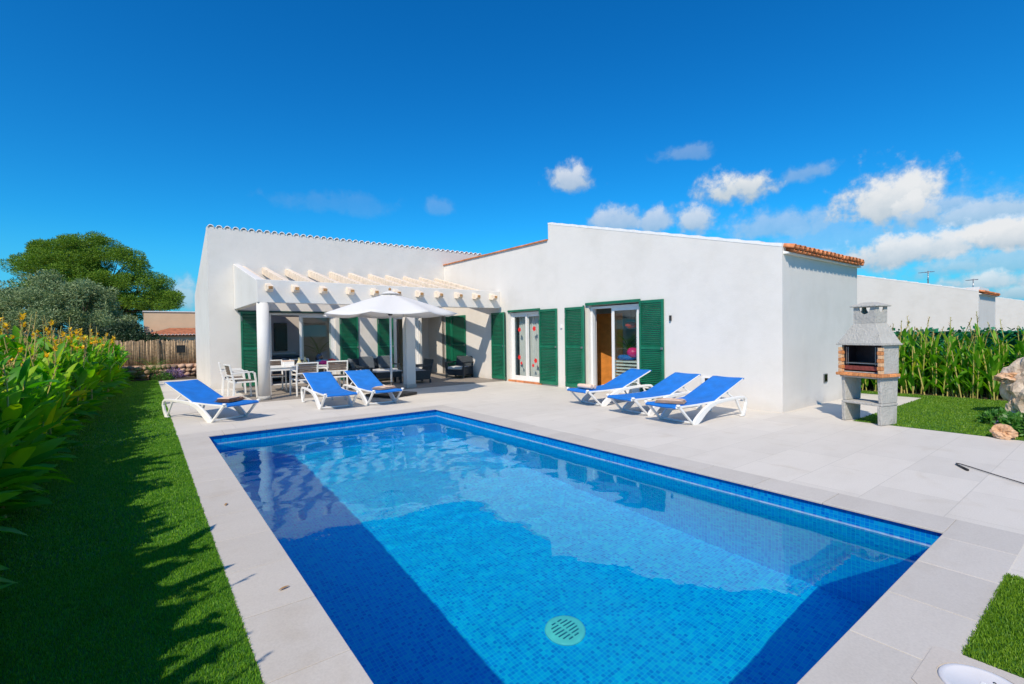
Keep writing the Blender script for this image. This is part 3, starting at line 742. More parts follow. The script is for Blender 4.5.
# under the pergola (front faces -Y)
def bac(xa, wd, h=2.2, off=.05): return shutter(wd, h, (xa, FY-off, SZ), 0)
bac(2.36, .5, 2.28); bac(5.33, .64); bac(6.66, .60)
mb = MB(); mb.box(2.3, 8.42, FY-.035, FY+.002, 2.30, 2.355); mb.build('shutter_track', M['dark_green_track'], **W, bevel=.003)
def sliding_door_x(xa, xb, za, zb, yf, panes):
    mb = MB(); fw = .06
    mb.box(xa, xa+fw, yf, yf+.11, za, zb); mb.box(xb-fw, xb, yf, yf+.11, za, zb); mb.box(xa+fw, xb-fw, yf, yf+.11, zb-fw, zb); mb.box(xa+fw, xb-fw, yf, yf+.11, za, za+.03)
    mb.build('door_frame', M['white_frame'], **W, bevel=.004)
    for (p0, p1, dy) in panes:
        mb = MB(); s_ = .075; z0 = za+.031; z1 = zb-fw-.001
        mb.box(p0, p0+s_, yf+dy, yf+dy+.035, z0, z1); mb.box(p1-s_, p1, yf+dy, yf+dy+.035, z0, z1)
        mb.box(p0+s_, p1-s_, yf+dy, yf+dy+.035, z1-s_, z1); mb.box(p0+s_, p1-s_, yf+dy, yf+dy+.035, z0, z0+s_)
        d = mb.build('sliding_door', M['white_frame'], **W, bevel=.004)
        MB().box(p0+s_, p1-s_, yf+dy+.014, yf+dy+.02, z0+s_, z1-s_).build('glass', M['glass'], d, world=True)
sliding_door_x(3.16, 5.2, 0.0, 2.29, FY+.06, [(4.06, 5.14, .015), (4.12, 5.10, .06)])
sliding_door_x(7.30, 8.34, 0.0, 2.27, FY+.06, [(7.36, 7.88, .015), (7.80, 8.28, .06)])
# room things seen through the openings; lantern, toys and palm stand in for reflections
t = thing('television', (3.97, 19.09, 1.02), 'dark upright screen on the room wall behind the terrace', 'television')
MB().box(-.22, .22, -.05, 0, -.0, 1.02).build('screen', M['dark'], t, bevel=.01)
MB().box(-.5, .5, -.06, .02, -.12, -.06).build('wall_shelf', M['white_frame'], t)
t = thing('indoor_sofa', (3.9, 18.55, 0), 'dark sofa inside the dim living room under the television', 'sofa')
MB().box(-.75, .75, -.4, .4, .1, .45).build('seat', M['dark_cushion'], t, bevel=.04)
MB().box(-.75, .75, .2, .42, .45, .85).build('backrest', M['dark_cushion'], t, bevel=.04)
MB().box(-.25, .15, -.15, .1, .45, .75, Matrix.Rotation(.3, 4, 'Y')).build('pillow', M['cushion'], t, bevel=.05)
t = thing('wooden_door', (10.55, 9.28, .02), 'orange wooden room door standing ajar behind the open patio door', 'door')
MB().box(-.02, .02, -.40, .40, 0, 2.05, Matrix.Rotation(R(20), 4, 'Z')).build('leaf', M['door_wood'], t, bevel=.004)
MB().box(-.20, -.10, .40, .46, 0, 2.12).build('jamb', M['door_wood'], t, bevel=.004)
t = thing('lantern_stand_in', (9.95, 8.02, 1.72), 'red round lantern placed behind the patio glass in place of a reflection', 'lantern stand-in')
MB().lathe([(.0001, -.09), (.08, -.08), (.14, -.03), (.15, 0), (.14, .03), (.08, .08), (.0001, .09)], n=20).build('stand_in_globe', M['red_stand_in'], t)
MB().tube([(0, 0, .08), (0, 0, .98)], .004, 6).build('stand_in_cord', M['black_metal'], t)
t = thing('toy_pile_stand_in', (10.05, 8.05, .02), 'heap of pink and blue toys placed behind the patio glass in place of reflections', 'toy stand-in')
MB().lathe([(.0001, 0), (.10, .02), (.15, .10), (.15, .16), (.10, .24), (.0001, .26)], (-.03, -.02, .86), 20).build('pink_ball_stand_in', M['pink'], t)
MB().lathe([(.2, 0), (.26, .06), (.2, .12), (.08, .12)], (.0, .18, .80), 20).build('blue_ring', M['blue'], t)
mb = MB()
for k in range(9): mb.box(-.25, .25, -.4, .45, .06+k*.085, .10+k*.085)
for sx in (-.22, .22):
    for sy in (-.37, .42): mb.box(sx-.02, sx+.02, sy-.02, sy+.02, 0, .8)
mb.build('rack', M['plastic'], t)

# ------------------------------------------------------------------ pergola (its own thing)
pg = thing('pergola', (5.8, 13.1, 0), 'white rendered pergola with protruding timber beams in front of the terrace doors', 'pergola')
PW = dict(parent=pg, world=True)
mb = MB(); mb.box(2.2, FX-.003, 13.0, 13.2, 2.38, 2.94); mb.build('fascia', M['wall'], **PW, bevel=.012)
mb = MB(); mb.prism([(13.2, 2.38), (FY-.003, 2.38), (FY-.003, 3.75), (13.2, 2.96)], 0, 2.2, 2.38); mb.build('side_panel', M['wall'], **PW, bevel=.012)
for bx in (2.36, 3.05, 3.72, 4.42, 5.09, 5.74, 6.44, 7.08, 7.76, 8.41, 9.06):
    mb = MB(); w = .072; sl = (3.58-2.75)/(FY-13.1)
    zf = 2.76-.04; zc = lambda y: zf+(y-12.86)*sl
    x0 = max(bx-w, 2.385 if bx < 2.5 else 0)
    prof = [(12.72, zc(12.72)-.01), (12.80, zc(12.80)-.075), (13.2, zc(13.2)-.11), (FY-.004, zc(FY)-.11), (FY-.004, zc(FY)+.10), (13.2, zc(13.2)+.10), (12.72, zc(12.72)+.08)]
    mb.prism(prof, 0, x0, x0+2*w) if bx > 2.5 else mb.prism(prof, 0, 2.384, 2.52)
    b_ = mb.build('beam', M['cream_wood'], **PW, bevel=.006)
    xx = bx if bx > 2.5 else 2.452
    mb = MB(); mb.box(xx-.045, xx+.045, 12.712, 12.7195, zc(12.72)-.0, zc(12.72)+.07); mb.build('end_grain', M['end_wood'], b_, world=True)
mb = MB(); mb.lathe([(.138, .1), (.138, 2.38)], (2.34, 13.12, 0), 32); mb.build('column', M['wall'], **PW)
mb = MB(); mb.lathe([(.15, 0), (.15, .10)], (2.34, 13.12, 0), 32); mb.build('column_base', M['concrete'], **PW)
mb = MB(); mb.box(6.05, 6.33, 12.98, 13.24, .1, 2.38); mb.build('column', M['wall'], **PW, bevel=.01)
mb = MB(); mb.box(6.035, 6.345, 12.965, 13.255, 0, .1); mb.build('column_base', M['concrete'], **PW, bevel=.006)

# small wall fittings
def fitting(name, loc, size, mat, label, cat, lid=None):
    t = thing(name, loc, label, cat)
    MB().box(*size).build('plate', mat, t, bevel=.006)
    if lid: MB().box(*lid).build('insert', M['dark'], t, bevel=.003)
fitting('wall_socket', (FX, 5.62, .50), (-.04, 0, -.11, .11, -.07, .07), M['white_frame'], 'low weatherproof socket on the white wall behind the middle sun lounger', 'socket', (-.046, -.04, -.09, .02, -.05, .05))
fitting('wall_vent', (11.38, 4.1, .52), (-.09, .09, -.02, 0, -.09, .09), M['steel'], 'small square vent low on the end wall behind the barbecue', 'vent', (-.07, .07, -.026, -.02, -.07, .07))
fitting('shutter_catch', (FX, 6.48, 1.84), (-.05, 0, -.02, .02, -.06, .06), M['black_metal'], 'small dark catch on the wall to the right of the shutters', 'catch')
fitting('shutter_catch', (FX, 10.05, 1.72), (-.04, 0, -.03, .03, -.05, .05), M['white_frame'], 'small white catch on the wall between the two pairs of shutters', 'catch')

# ------------------------------------------------------------------ neighbouring houses: the same villa type in a row
km = {}
for c in bpy.data.objects:
    if c.parent: km.setdefault(c.parent.name, []).append(c)
for dx, dy, lab in ((19.27, .32, 'white neighbouring villa with a short run of terracotta eaves beyond the tall planting'), (38.6, .35, 'white villa wall farthest off at the right edge behind the planting')):
    h2 = house.copy(); col.objects.link(h2); h2.location = house.location+Vector((dx, dy, 0)); h2['label'] = lab; h2['group'] = 'neighbouring villas in a row'
    for ch in km[house.name]:
        nm = ch.name.split('.')[0]
        if nm in ('wall', 'roof', 'eave_tile', 'verge_tile', 'verge_cap', 'eave_board'):
            c2 = ch.copy(); col.objects.link(c2); c2.parent = h2

def antenna(loc, h, label):
    t = thing('tv_antenna', loc, label, 'antenna', 'antennas on the far roofs')
    MB().tube([(0, 0, 0), (0, 0, h)], .025, 6).build('mast', M['steel'], t)
    mb = MB(); mb.tube([(-.5, 0, h-.1), (.5, 0, h)], .02, 6)
    for k in range(7): mb.tube([(-.45+k*.15, -.28+.02*k, h-.1+.015*k), (-.45+k*.15, .28-.02*k, h-.1+.015*k)], .012, 5)
    mb.tube([(-.2, 0, h-.45), (.35, .1, h-.40)], .015, 5)
    mb.build('aerial', M['steel'], t)
antenna((31, 6.6, 3.5), .85, 'thin television antenna on the roof just left of the far terracotta eaves')
antenna((40, 6.4, 3.3), 1.15, 'thin television antenna on the roof to the right of the far terracotta eaves')
t = thing('white_chimney', (34.5, 5.5, 3.0), 'low white chimney block on the far roof beside the terracotta eaves', 'chimney')
MB().box(-1.2, 1.2, -.4, .4, 0, .55).build('shaft', M['white_tile'], t)

# ------------------------------------------------------------------ sun loungers
def make_lounger():
    t = thing('sun_lounger', (0, 0, 0), '', 'sun lounger', 'sun loungers round the pool')
    # sling: profile along y, width along x, padded edges
    prof = [(.05, .325), (.10, .352), (.3, .345), (.6, .342), (.9, .348), (1.08, .362), (1.2, .405), (1.5, .525), (1.8, .645), (1.93, .692), (1.965, .688)]
    W2 = .31; th = .03; nx = 8
    mb = MB(); vs = []
    for (y, z) in prof:
        for k in range(nx+1):
            u = -1+2*k/nx
            vs.append((u*W2, y, z-.016*(1-u*u)-.012*u**8))
    n1 = nx+1; N = len(prof)
    nrm = []
    for i in range(N):
        a, b = prof[max(i-1, 0)], prof[min(i+1, N-1)]
        d = Vector((0, b[0]-a[0], b[1]-a[1])).normalized(); nrm.append(Vector((0, d.z, -d.y)))
    vs2 = [Vector(vs[i*n1+k])+nrm[i]*th for i in range(N) for k in range(n1)]
    allv = vs+[tuple(v) for v in vs2]; o2 = N*n1
    fs = []
    for i in range(N-1):
        for k in range(nx):
            a = i*n1+k
            fs.append((a, a+1, a+n1+1, a+n1)); fs.append((o2+a, o2+a+n1, o2+a+n1+1, o2+a+1))
        fs.append((i*n1, i*n1+n1, o2+i*n1+n1, o2+i*n1)); fs.append((i*n1+nx, o2+i*n1+nx, o2+i*n1+n1+nx, i*n1+n1+nx))
    for k in range(nx):
        fs.append((k, o2+k, o2+k+1, k+1)); a = (N-1)*n1+k; fs.append((a, a+1, o2+a+1, o2+a))
    mb.add(allv, fs, True)
    mb.build('sling', M['blue'], t, bevel=.006)
    for sx in (-1, 1):
        x = sx*.335
        mb = MB()
        mb.ribbon([(.46, .0, .02), (.53, .03, .12), (.62, .09, .13), (.76, .19, .115), (.92, .27, .09), (1.1, .315, .07), (1.4, .335, .055), (1.75, .345, .05), (1.9, .335, .05), (1.95, .30, .05), (1.965, .24, .05), (1.93, .12, .055), (1.87, .01, .06)], x, .045)
        mb.ribbon([(1.86, .015, .03), (1.76, .16, .03), (1.66, .325, .035)], x, .035)
        mb.ribbon([(1.80, .014, .026), (1.90, .014, .026)], x, .05)
        mb.build('side_frame', M['plastic'], t, bevel=.012)
        mb = MB(); mb.ribbon([(.47, .012, .035), (.3, .16, .036), (.12, .33, .05)], x*.99, .042); mb.build('leg', M['plastic'], t, bevel=.01)
        mb = MB(); mb.ribbon([(.07, .312, .035), (.6, .312, .03), (1.1, .325, .03)], sx*.315, .03)
        mb.ribbon([(1.1, .335, .03), (1.93, .662, .028)], sx*.300, .026)
        mb.build('rail', M['plastic'], t, bevel=.006)
    for (q, z) in ((.50, .02), (.09, .30), (1.1, .30), (1.93, .27), (1.9, .64)):
        MB().bar((-.30, q, z), (.30, q, z), .033, .03).build('crossbar', M['plastic'], t, bevel=.005)
    for sx in (-1, 1):
        MB().bar((sx*.27, 1.45, .475), (sx*.29, 1.66, .335), .02, .025).build('prop', M['plastic'], t)
        MB().lathe([(.0001, -.01), (.03, -.01), (.033, 0), (.03, .02), (.0001, .024)], (sx*.335, .10, .34), 12).build('end_cap', M['plastic'], t)
    return t
lg = make_lounger()
def ang(hx, hy): return math.atan2(hy, hx)-math.pi/2
LS = [(6.72, 4.89, ang(.997, -.08), 'blue sun lounger nearest the house corner, folded beige towel across its foot'),
      (6.91, 5.93, ang(.99, -.12), 'blue sun lounger without a towel, middle one of the three against the long wall'),
      (7.15, 7.28, ang(.99, -.12), 'blue sun lounger with rolled towel in front of the open patio door'),
      (1.47, 10.03, ang(-.45, .89), 'blue sun lounger standing askew by the lawn edge, striped brown towel on it'),
      (3.27, 10.07, ang(0, 1), 'blue sun lounger with bare blue fabric between the round column and the parasol'),
      (4.25, 9.97, ang(-.02, 1), 'blue sun lounger with pale towel directly in front of the parasol base')]
km = {}
for c in bpy.data.objects:
    if c.parent: km.setdefault(c.parent.name, []).append(c)
def dup(o, loc, rz, label=None):
    c = copy_tree(o, None, km); c.location = loc; c.rotation_euler = (0, 0, rz)
    if label: c['label'] = label
    return c
lgs = []
for i, (x, y, a, lab) in enumerate(LS):
    o = lg if i == 0 else dup(lg, (x, y, 0), a, lab)
    o.location = (x, y, .004); o.rotation_euler = (0, 0, a); o['label'] = lab; lgs.append(o)
def towel(i, s, dx, rz, label, style=0):
    x, y, a, _ = LS[i]
    p = Vector((x, y, 0))+Matrix.Rotation(a, 4, 'Z') @ Vector((dx, s, .352))
    t = thing('towel', p, label, 'towel', 'towels laid on the loungers', a+rz)
    mb = MB()
    if style == 2:
        for dz, r in ((0, .048),):
            pts = [(-.19+.38*k/8, .01*math.sin(k), r) for k in range(9)]
            mb.tube(pts, [.042]+[.05]*7+[.042], 14); mb.tube([(p[0], p[1]+.10, .042) for p in pts], .044, 12)
        mb.build('roll', M['towel'], t)
    else:
        for L_ in range(3):
            z0 = .001+L_*.017; w = .235-.01*L_; d = .155-.008*L_; nn = 10; vs = []
            for j in range(nn+1):
                for k in range(nn+1):
                    u = -1+2*j/nn; v = -1+2*k/nn
                    vs.append((u*w, v*d, z0+.017+.006*noise.noise(Vector((u*2+i, v*2, L_*3)))-.012*max(abs(u), abs(v))**10))
            base = [(a_, b_, z0) for a_, b_, c_ in vs]
            m_ = nn+1; fs = []
            for j in range(nn):
                for k in range(nn): q = j*m_+k; fs.append((q, q+m_, q+m_+1, q+1))
            o_ = m_*m_
            for j in range(nn):
                fs += [(j*m_, o_+j*m_, o_+(j+1)*m_, (j+1)*m_)[::-1], (j*m_+nn, (j+1)*m_+nn, o_+(j+1)*m_+nn, o_+j*m_+nn)[::-1], (j, j+1, o_+j+1, o_+j)[::-1], (nn*m_+j, o_+nn*m_+j, o_+nn*m_+j+1, nn*m_+j+1)[::-1]]
            mb.add(vs+base, fs, True)
        mb.build('folded_cloth', M['towel'] if style == 0 else M['towel_dark'], t)
        if style == 1:
            mb = MB(); mb.box(-.2, .08, -.13, .12, .054, .068); mb.build('top_fold', M['towel'], t, bevel=.01)
        else:
            mb = MB(); mb.box(-.232, .232, -.04, -.025, .052, .056); mb.build('stripe', M['towel_dark'], t)
towel(0, .33, 0, .5, 'folded beige towel on the lounger nearest the house corner', 0)
towel(2, .30, 0, .15, 'pale rolled towel on the lounger by the open patio door', 2)
towel(3, .50, .05, .3, 'brown and beige striped towel on the lounger by the lawn', 1)
towel(5, .38, .02, .35, 'folded pale towel on the lounger beside the parasol', 0)

# ------------------------------------------------------------------ parasol
t = thing('parasol', (5.0, 11.65, 0), 'white octagonal parasol open over the loungers in front of the pergola', 'parasol')
MB().tube([(0, 0, .1), (0, 0, 2.62)], .026, 14).build('pole', M['white_frame'], t)
base = MB()
for k in range(4):
    c, s_ = math.cos(k*math.pi/2+.4), math.sin(k*math.pi/2+.4)
    m_ = Matrix.Rotation(k*math.pi/2+.4, 4, 'Z')
    base.box(.03, .46, .02, .45, .012, .075, m_)
b_ = base.build('base', M['black_rubber'], t, bevel=.015)
MB().tube([(0, 0, .07), (0, 0, .35)], .038, 14).build('sleeve', M['black_metal'], b_)
nseg = 8; rr = 1.71; mb = MB(); vs = [(0, 0, 2.60)]; fs = []
rings = 8; per = 6; a0 = math.atan2(-.606, .795)+0.0
for i in range(1, rings+1):
    f = i/rings
    for s_ in range(nseg):
        for k in range(per):
            q = k/per; A = a0+2*math.pi*s_/nseg; B = a0+2*math.pi*(s_+1)/nseg
            px = (1-q)*math.cos(A)+q*math.cos(B); py = (1-q)*math.sin(A)+q*math.sin(B)
            sag = .055*math.sin(math.pi*q)*f**1.4
            inn = 1-.045*math.sin(math.pi*q)*f**3
            z = 2.60-.53*(f**1.12)-sag
            vs.append((px*rr*f*inn, py*rr*f*inn, z))
n_ = nseg*per
for k in range(n_): fs.append((0, 1+k, 1+(k+1) % n_))
for i in range(rings-1):
    for k in range(n_):
        a = 1+i*n_; fs.append((a+k, a+n_+k, a+n_+(k+1) % n_, a+(k+1) % n_))
mb.add(vs, fs, True)
cn = mb.build('canopy', M['canvas'], t)
sd = cn.modifiers.new('s', 'SOLIDIFY'); sd.thickness = .004
mb = MB(); vs = [(0, 0, 2.68)]+[(math.cos(a0+2*math.pi*k/8)*.26, math.sin(a0+2*math.pi*k/8)*.26, 2.585) for k in range(8)]
mb.add(vs, [(0, 1+k, 1+(k+1) % 8) for k in range(8)]); vt = mb.build('vent_cap', M['canvas'], cn); vt.modifiers.new('s', 'SOLIDIFY').thickness = .004
for s_ in range(8):
    A = a0+2*math.pi*s_/8; c, d = math.cos(A), math.sin(A)
    mb = MB(); mb.tube([(c*.04, d*.04, 2.56), (c*rr*.5, d*rr*.5, 2.60-.53*.5**1.12-.016), (c*rr*.985, d*rr*.985, 2.055)], .008, 6)
    rb = mb.build('rib', M['white_frame'], t)
    MB().tube([(c*.05, d*.05, 2.08), (c*rr*.48, d*rr*.48, 2.60-.53*.48**1.12-.02)], .007, 6).build('strut', M['black_metal'], rb)
MB().lathe([(.03, 0), (.055, .01), (.055, .05), (.03, .07)], (0, 0, 2.04), 16).build('runner', M['black_metal'], t)
MB().lathe([(.02, 0), (.035, .03), (.03, .07), (.0001, .09)], (0, 0, 2.66), 14).build('finial', M['end_wood'], t)

# ------------------------------------------------------------------ dining table and chairs
t = thing('dining_table', (3.5, 14.3, 0), 'long white outdoor dining table laden with toys on the terrace', 'table')
mb = MB()
for k in range(9): mb.box(-.95, .95, -.45+k*.1, -.45+k*.1+.092, .715, .74)
mb.build('tabletop', M['plastic'], t, bevel=.004)
MB().box(-.93, .93, -.43, .43, .64, .714).build('apron', M['plastic'], t, bevel=.004)
for sx in (-1, 1):
    for sy in (-1, 1): MB().box(sx*.90-.035, sx*.90+.035, sy*.40-.035, sy*.40+.035, 0, .64).build('leg', M['plastic'], t, bevel=.006)
def make_chair():
    t = thing('dining_chair', (0, 0, 0), '', 'chair', 'chairs round the dining table')
    mb = MB()   # faces +Y, back at -Y
    for k in range(5): mb.box(-.22, .22, -.20+k*.085, -.20+k*.085+.075, .435, .455)
    mb.build('seat', M['taupe'], t, bevel=.004)
    mb = MB()
    for k in range(4): mb.box(-.225, .225, -.275, -.255, .60+k*.062, .655+k*.062, Matrix.Translation((0, -.02-.012*k, 0)))
    mb.build('backrest', M['taupe'], t, bevel=.003)
    mb = MB(); mb.box(-.245, .245, -.25, .25, .395, .434); mb.bar((-.25, -.335, .85), (.25, -.335, .85), .035, .035); mb.bar((-.25, -.30, .585), (.25, -.30, .585), .03, .03)
    mb.build('seat_frame', M['plastic'], t, bevel=.006)
    for sx in (-1, 1):
        mb = MB(); mb.ribbon([(-.27, 0, .045), (-.245, .42, .045), (-.29, .62, .04), (-.34, .865, .035)], sx*.26, .035); mb.build('leg', M['plastic'], t, bevel=.006)
        mb = MB(); mb.ribbon([(.27, 0, .04), (.25, .42, .045), (.22, .63, .05), (.16, .66, .045)], sx*.262, .035); mb.build('leg', M['plastic'], t, bevel=.006)
        mb = MB(); mb.ribbon([(.20, .665, .03), (-.05, .655, .03), (-.31, .645, .03)], sx*.262, .045); mb.build('armrest', M['plastic'], t, bevel=.006)
    return t
ch = make_chair()
km = {}
for c in bpy.data.objects:
    if c.parent: km.setdefault(c.parent.name, []).append(c)
CS = [(1.98, 13.95, R(-84), 'white armchair with taupe slats, in front of the pair left of the round column'),
      (1.95, 15.2, R(-95), 'white armchair against the end wall, behind the other of the pair'),
      (3.35, 13.50, R(4), 'white slatted chair with its back to the pool, at the near side of the table'),
      (2.95, 15.1, R(178), 'white slatted chair at the far side of the table, next to the column'),
      (3.75, 15.15, R(184), 'white slatted chair at the middle of the far side of the table'),
      (4.25, 13.72, R(-8), 'white slatted chair tucked under the table end behind the blue lounger')]
for i, (x, y, a, lab) in enumerate(CS):
    o = ch if i == 0 else dup(ch, (x, y, 0), a, lab)
    o.location = (x, y, 0); o.rotation_euler = (0, 0, a); o['label'] = lab
def blob(r, seed, amp=.25, n=2, sc=(1, 1, 1), freq=1.6, rough=.12):
    import bmesh
    bm = bmesh.new(); bmesh.ops.create_icosphere(bm, subdivisions=n, radius=1)
    vs = []
    for v in bm.verts:
        d = v.co.normalized(); k = 1+amp*noise.noise(d*freq+Vector((seed*3.1, 0, 0)))+rough*noise.noise(d*freq*3+Vector((0, seed*2.3, 0)))
        vs.append((d.x*k*r*sc[0], d.y*k*r*sc[1], d.z*k*r*sc[2]))
    fs = [tuple(v.index for v in f.verts) for f in bm.faces]; bm.free()
    return vs, fs
# things on the table
TZ = .742
for i, (x, y, s_, mt, nm, lab) in enumerate([
    (4.1, 14.35, (.20, .16, .07), 'teal', 'beach_towel', 'crumpled teal towel at the right end of the dining table'),
    (4.05, 14.1, (.14, .10, .06), 'pink', 'beach_towel', 'crumpled pink towel at the right end of the dining table'),
    (3.75, 14.25, (.18, .12, .05), 'dark_cushion', 'beach_towel', 'dark crumpled cloth in the middle of the dining table'),
    (4.28, 14.15, (.10, .12, .09), 'red', 'beach_bag', 'small red bag at the right end of the dining table')]):
    vs, fs = blob(1, i+3, .4, 3, s_, 2.2, .25)
    mb = MB(); mb.add([(a, b, c+s_[2]*.8) for a, b, c in vs], fs, True)
    o = mb.build(nm, M[mt]); o.location = (x, y, TZ); tag(o, lab, nm.replace('_', ' '), 'things on the dining table')
t = thing('storage_box', (3.15, 14.3, TZ), 'small white and taupe box on the dining table', 'box')
MB().box(-.14, .14, -.1, .1, 0, .12).build('body', M['plastic'], t, bevel=.008); MB().box(-.145, .145, -.105, .105, .12, .145).build('lid', M['towel'], t, bevel=.006)
for i, (x, y, lab) in enumerate([(3.42, 14.2, 'cream vase on the table beside the small box'), (3.58, 14.26, 'second cream vase, on the toys side of the first')]):
    t = MB().lathe([(.04, 0), (.06, .04), (.06, .09), (.03, .14), (.022, .2), (.035, .22)], n=16).build('vase', M['cream_flower']); t.location = (x, y, TZ); tag(t, lab, 'vase', 'things on the dining table')

# ------------------------------------------------------------------ lounge set under the pergola
def make_armchair(w=.78, name='wicker_armchair', cat='armchair'):
    t = thing(name, (0, 0, 0), '', cat, 'dark wicker lounge set')
    h = w/2   # faces -Y
    MB().box(-h+.06, h-.06, -.34, .30, .10, .30).build('seat_base', M['wicker'], t, bevel=.015)
    m_ = Matrix.Translation((0, .30, .30)) @ Matrix.Rotation(R(-14), 4, 'X')
    MB().box(-h+.04, h-.04, -.03, .04, -.15, .46, m_).build('backrest', M['wicker'], t, bevel=.02)
    for sx in (-1, 1):
        mb = MB(); mb.box(sx*(h-.04)-.035, sx*(h-.04)+.035, -.37, .36, .52, .565); mb.box(sx*(h-.04)-.03, sx*(h-.04)+.03, -.36, -.29, .06, .52); mb.box(sx*(h-.04)-.02, sx*(h-.04)+.02, -.29, .30, .12, .40)
        mb.build('armrest', M['wicker'], t, bevel=.012)
        for sy in (-.33, .30): MB().box(sx*(h-.04)-.025, sx*(h-.04)+.025, sy-.025, sy+.025, 0, .12).build('leg', M['wicker'], t)
    n = 1 if w < 1 else 2
    cw = (w-.18)/n
    for k in range(n):
        x0 = -h+.09+k*cw
        MB().box(x0+.005, x0+cw-.005, -.35, .22, .302, .40).build('seat_cushion', M['cushion'], t, bevel=.03, seg=3)
    return t
ac = make_armchair()
km = {}
for c in bpy.data.objects:
    if c.parent: km.setdefault(c.parent.name, []).append(c)
AS = [(5.25, 14.7, R(78), 'dark wicker armchair left of the parasol pole, turned toward the coffee table'),
      (7.05, 14.35, R(-95), 'dark wicker armchair just right of the square column'),
      (8.95, 14.85, R(-62), 'dark wicker armchair alone against the right wall beside a shutter')]
for i, (x, y, a, lab) in enumerate(AS):
    o = ac if i == 0 else dup(ac, (x, y, 0), a, lab)
    o.location = (x, y, 0); o.rotation_euler = (0, 0, a); o['label'] = lab
sf = make_armchair(1.5, 'wicker_sofa', 'sofa'); sf.location = (6.25, 15.85, 0); sf['label'] = 'dark wicker two seat sofa with grey cushions against the back wall'
t = thing('coffee_table', (6.15, 14.75, 0), 'low dark wicker coffee table with pale top between the armchairs', 'coffee table', 'dark wicker lounge set')
MB().box(-.45, .45, -.28, .28, .38, .41).build('tabletop', M['cushion'], t, bevel=.006); MB().box(-.43, .43, -.26, .26, .2, .379).build('apron', M['wicker'], t, bevel=.01)
for sx in (-1, 1):
    for sy in (-1, 1): MB().box(sx*.40-.03, sx*.40+.03, sy*.23-.03, sy*.23+.03, 0, .2).build('leg', M['wicker'], t)
for (x, y, z, rz, lab) in ((5.12, 14.7, .42, R(78), 'charcoal cushion leaning in the left wicker armchair'), (5.95, 15.80, .42, 0, 'charcoal cushion at the left end of the wicker sofa'), (6.6, 15.80, .42, .1, 'charcoal cushion at the right end of the wicker sofa')):
    t = MB().box(-.25, .25, -.04, .07, 0, .44, Matrix.Rotation(R(-18), 4, 'X')).build('cushion', M['dark_cushion'], None, bevel=.045, seg=3); t.location = (x, y, z); t.rotation_euler = (0, 0, rz); tag(t, lab, 'cushion', 'cushions on the lounge set')

# ------------------------------------------------------------------ barbecue
t = thing('barbecue', (9.51, 2.78, 0.004), 'grey concrete barbecue with orange brick trim and chimney by the lawn', 'barbecue', rz=math.atan2(-.96, -.27))
t.scale = (.74, .80, 1)
for sx in (-1, 1):
    x0, x1 = sorted((sx*.42, sx*.345))
    mb = MB(); mb.prism([(-.25, 0), (.23, 0), (.25, .30), (-.27, .30)], 0, x0, x1); mb.prism([(-.23, .345), (.25, .345), (.27, .735), (-.27, .735)], 0, x0, x1)
    mb.build('leg', M['concrete'], t, bevel=.012)
MB().box(-.43, .43, -.25, .25, .302, .343).build('lower_shelf', M['concrete'], t, bevel=.01)
MB().box(-.45, .45, -.27, .29, .737, .765).build('hearth_slab', M['concrete'], t, bevel=.006)
mb = MB()
for k in range(8): mb.box(-.50+k*.125+.003, -.50+(k+1)*.125-.003, -.34, -.10, .768, .815)
for sx in (-1, 1):
    for k in range(2):
        a, b = sorted((sx*.375, sx*.50)); mb.box(a, b, -.095+k*.16, .06+k*.16, .768, .815)
mb.build('brick_ledge', M['brick'], t, bevel=.008)
mb = MB(); mb.box(-.42, .42, .20, .26, .817, 1.27); mb.box(-.44, -.40, -.22, .26, .817, 1.27); mb.box(.40, .44, -.22, .26, .817, 1.27); mb.box(-.40, .40, -.22, .20, .817, .835)
mb.build('firebox', M['concrete'], t, bevel=.006)
MB().box(-.395, .395, .185, .198, .84, 1.265).build('back_plate', M['soot'], t)
for sx in (-1, 1):
    a, b = sorted((sx*.394, sx*.398)); MB().box(a, b, -.2, .18, .84, 1.265).build('cheek_plate', M['soot'], t)
    for k in range(7):
        a, b = sorted((sx*.385, sx*.46)); w_ = .016*(k % 2); MB().box(a-(w_ if sx > 0 else 0), b+(w_ if sx < 0 else 0), -.31, -.222, .818+k*.0605, .818+k*.0605+.055).build('brick', M['brick'] if k % 2 else M['brick_pale'], t, bevel=.006)
mb = MB(); mb.box(-.38, .38, -.215, -.19, .86, .93); mb.box(-.38, .38, -.19, .15, .858, .868); mb.build('ash_tray', M['rust'], t, bevel=.004)
mb = MB(); mb.bar((-.34, -.23, .975), (.34, -.23, .975), .012, .012); mb.bar((-.34, .12, .975), (.34, .12, .975), .012, .012)
for k in range(23): mb.bar((-.34+k*.68/22, -.23, .98), (-.34+k*.68/22, .12, .98), .005, .005)
for sx in (-.33, -.29, .29, .33): mb.bar((sx, -.225, .95), (sx, -.225, 1.24), .012, .012)
mb.build('grill_rack', M['steel'], t)
mb = MB()
def frust(mb, z0, a0, z1, a1):
    (x0, y0, x1, y1), (X0, Y0, X1, Y1) = a0, a1
    vs = [(x0, y0, z0), (x1, y0, z0), (x1, y1, z0), (x0, y1, z0), (X0, Y0, z1), (X1, Y0, z1), (X1, Y1, z1), (X0, Y1, z1)]
    mb.add(vs, [(3, 2, 1, 0), (4, 5, 6, 7), (0, 1, 5, 4), (1, 2, 6, 5), (2, 3, 7, 6), (3, 0, 4, 7)])
mb.box(-.50, .50, -.33, .29, 1.272, 1.30); frust(mb, 1.30, (-.48, -.31, .48, .28), 1.63, (-.235, -.14, .235, .22)); mb.build('hood', M['concrete'], t, bevel=.008)
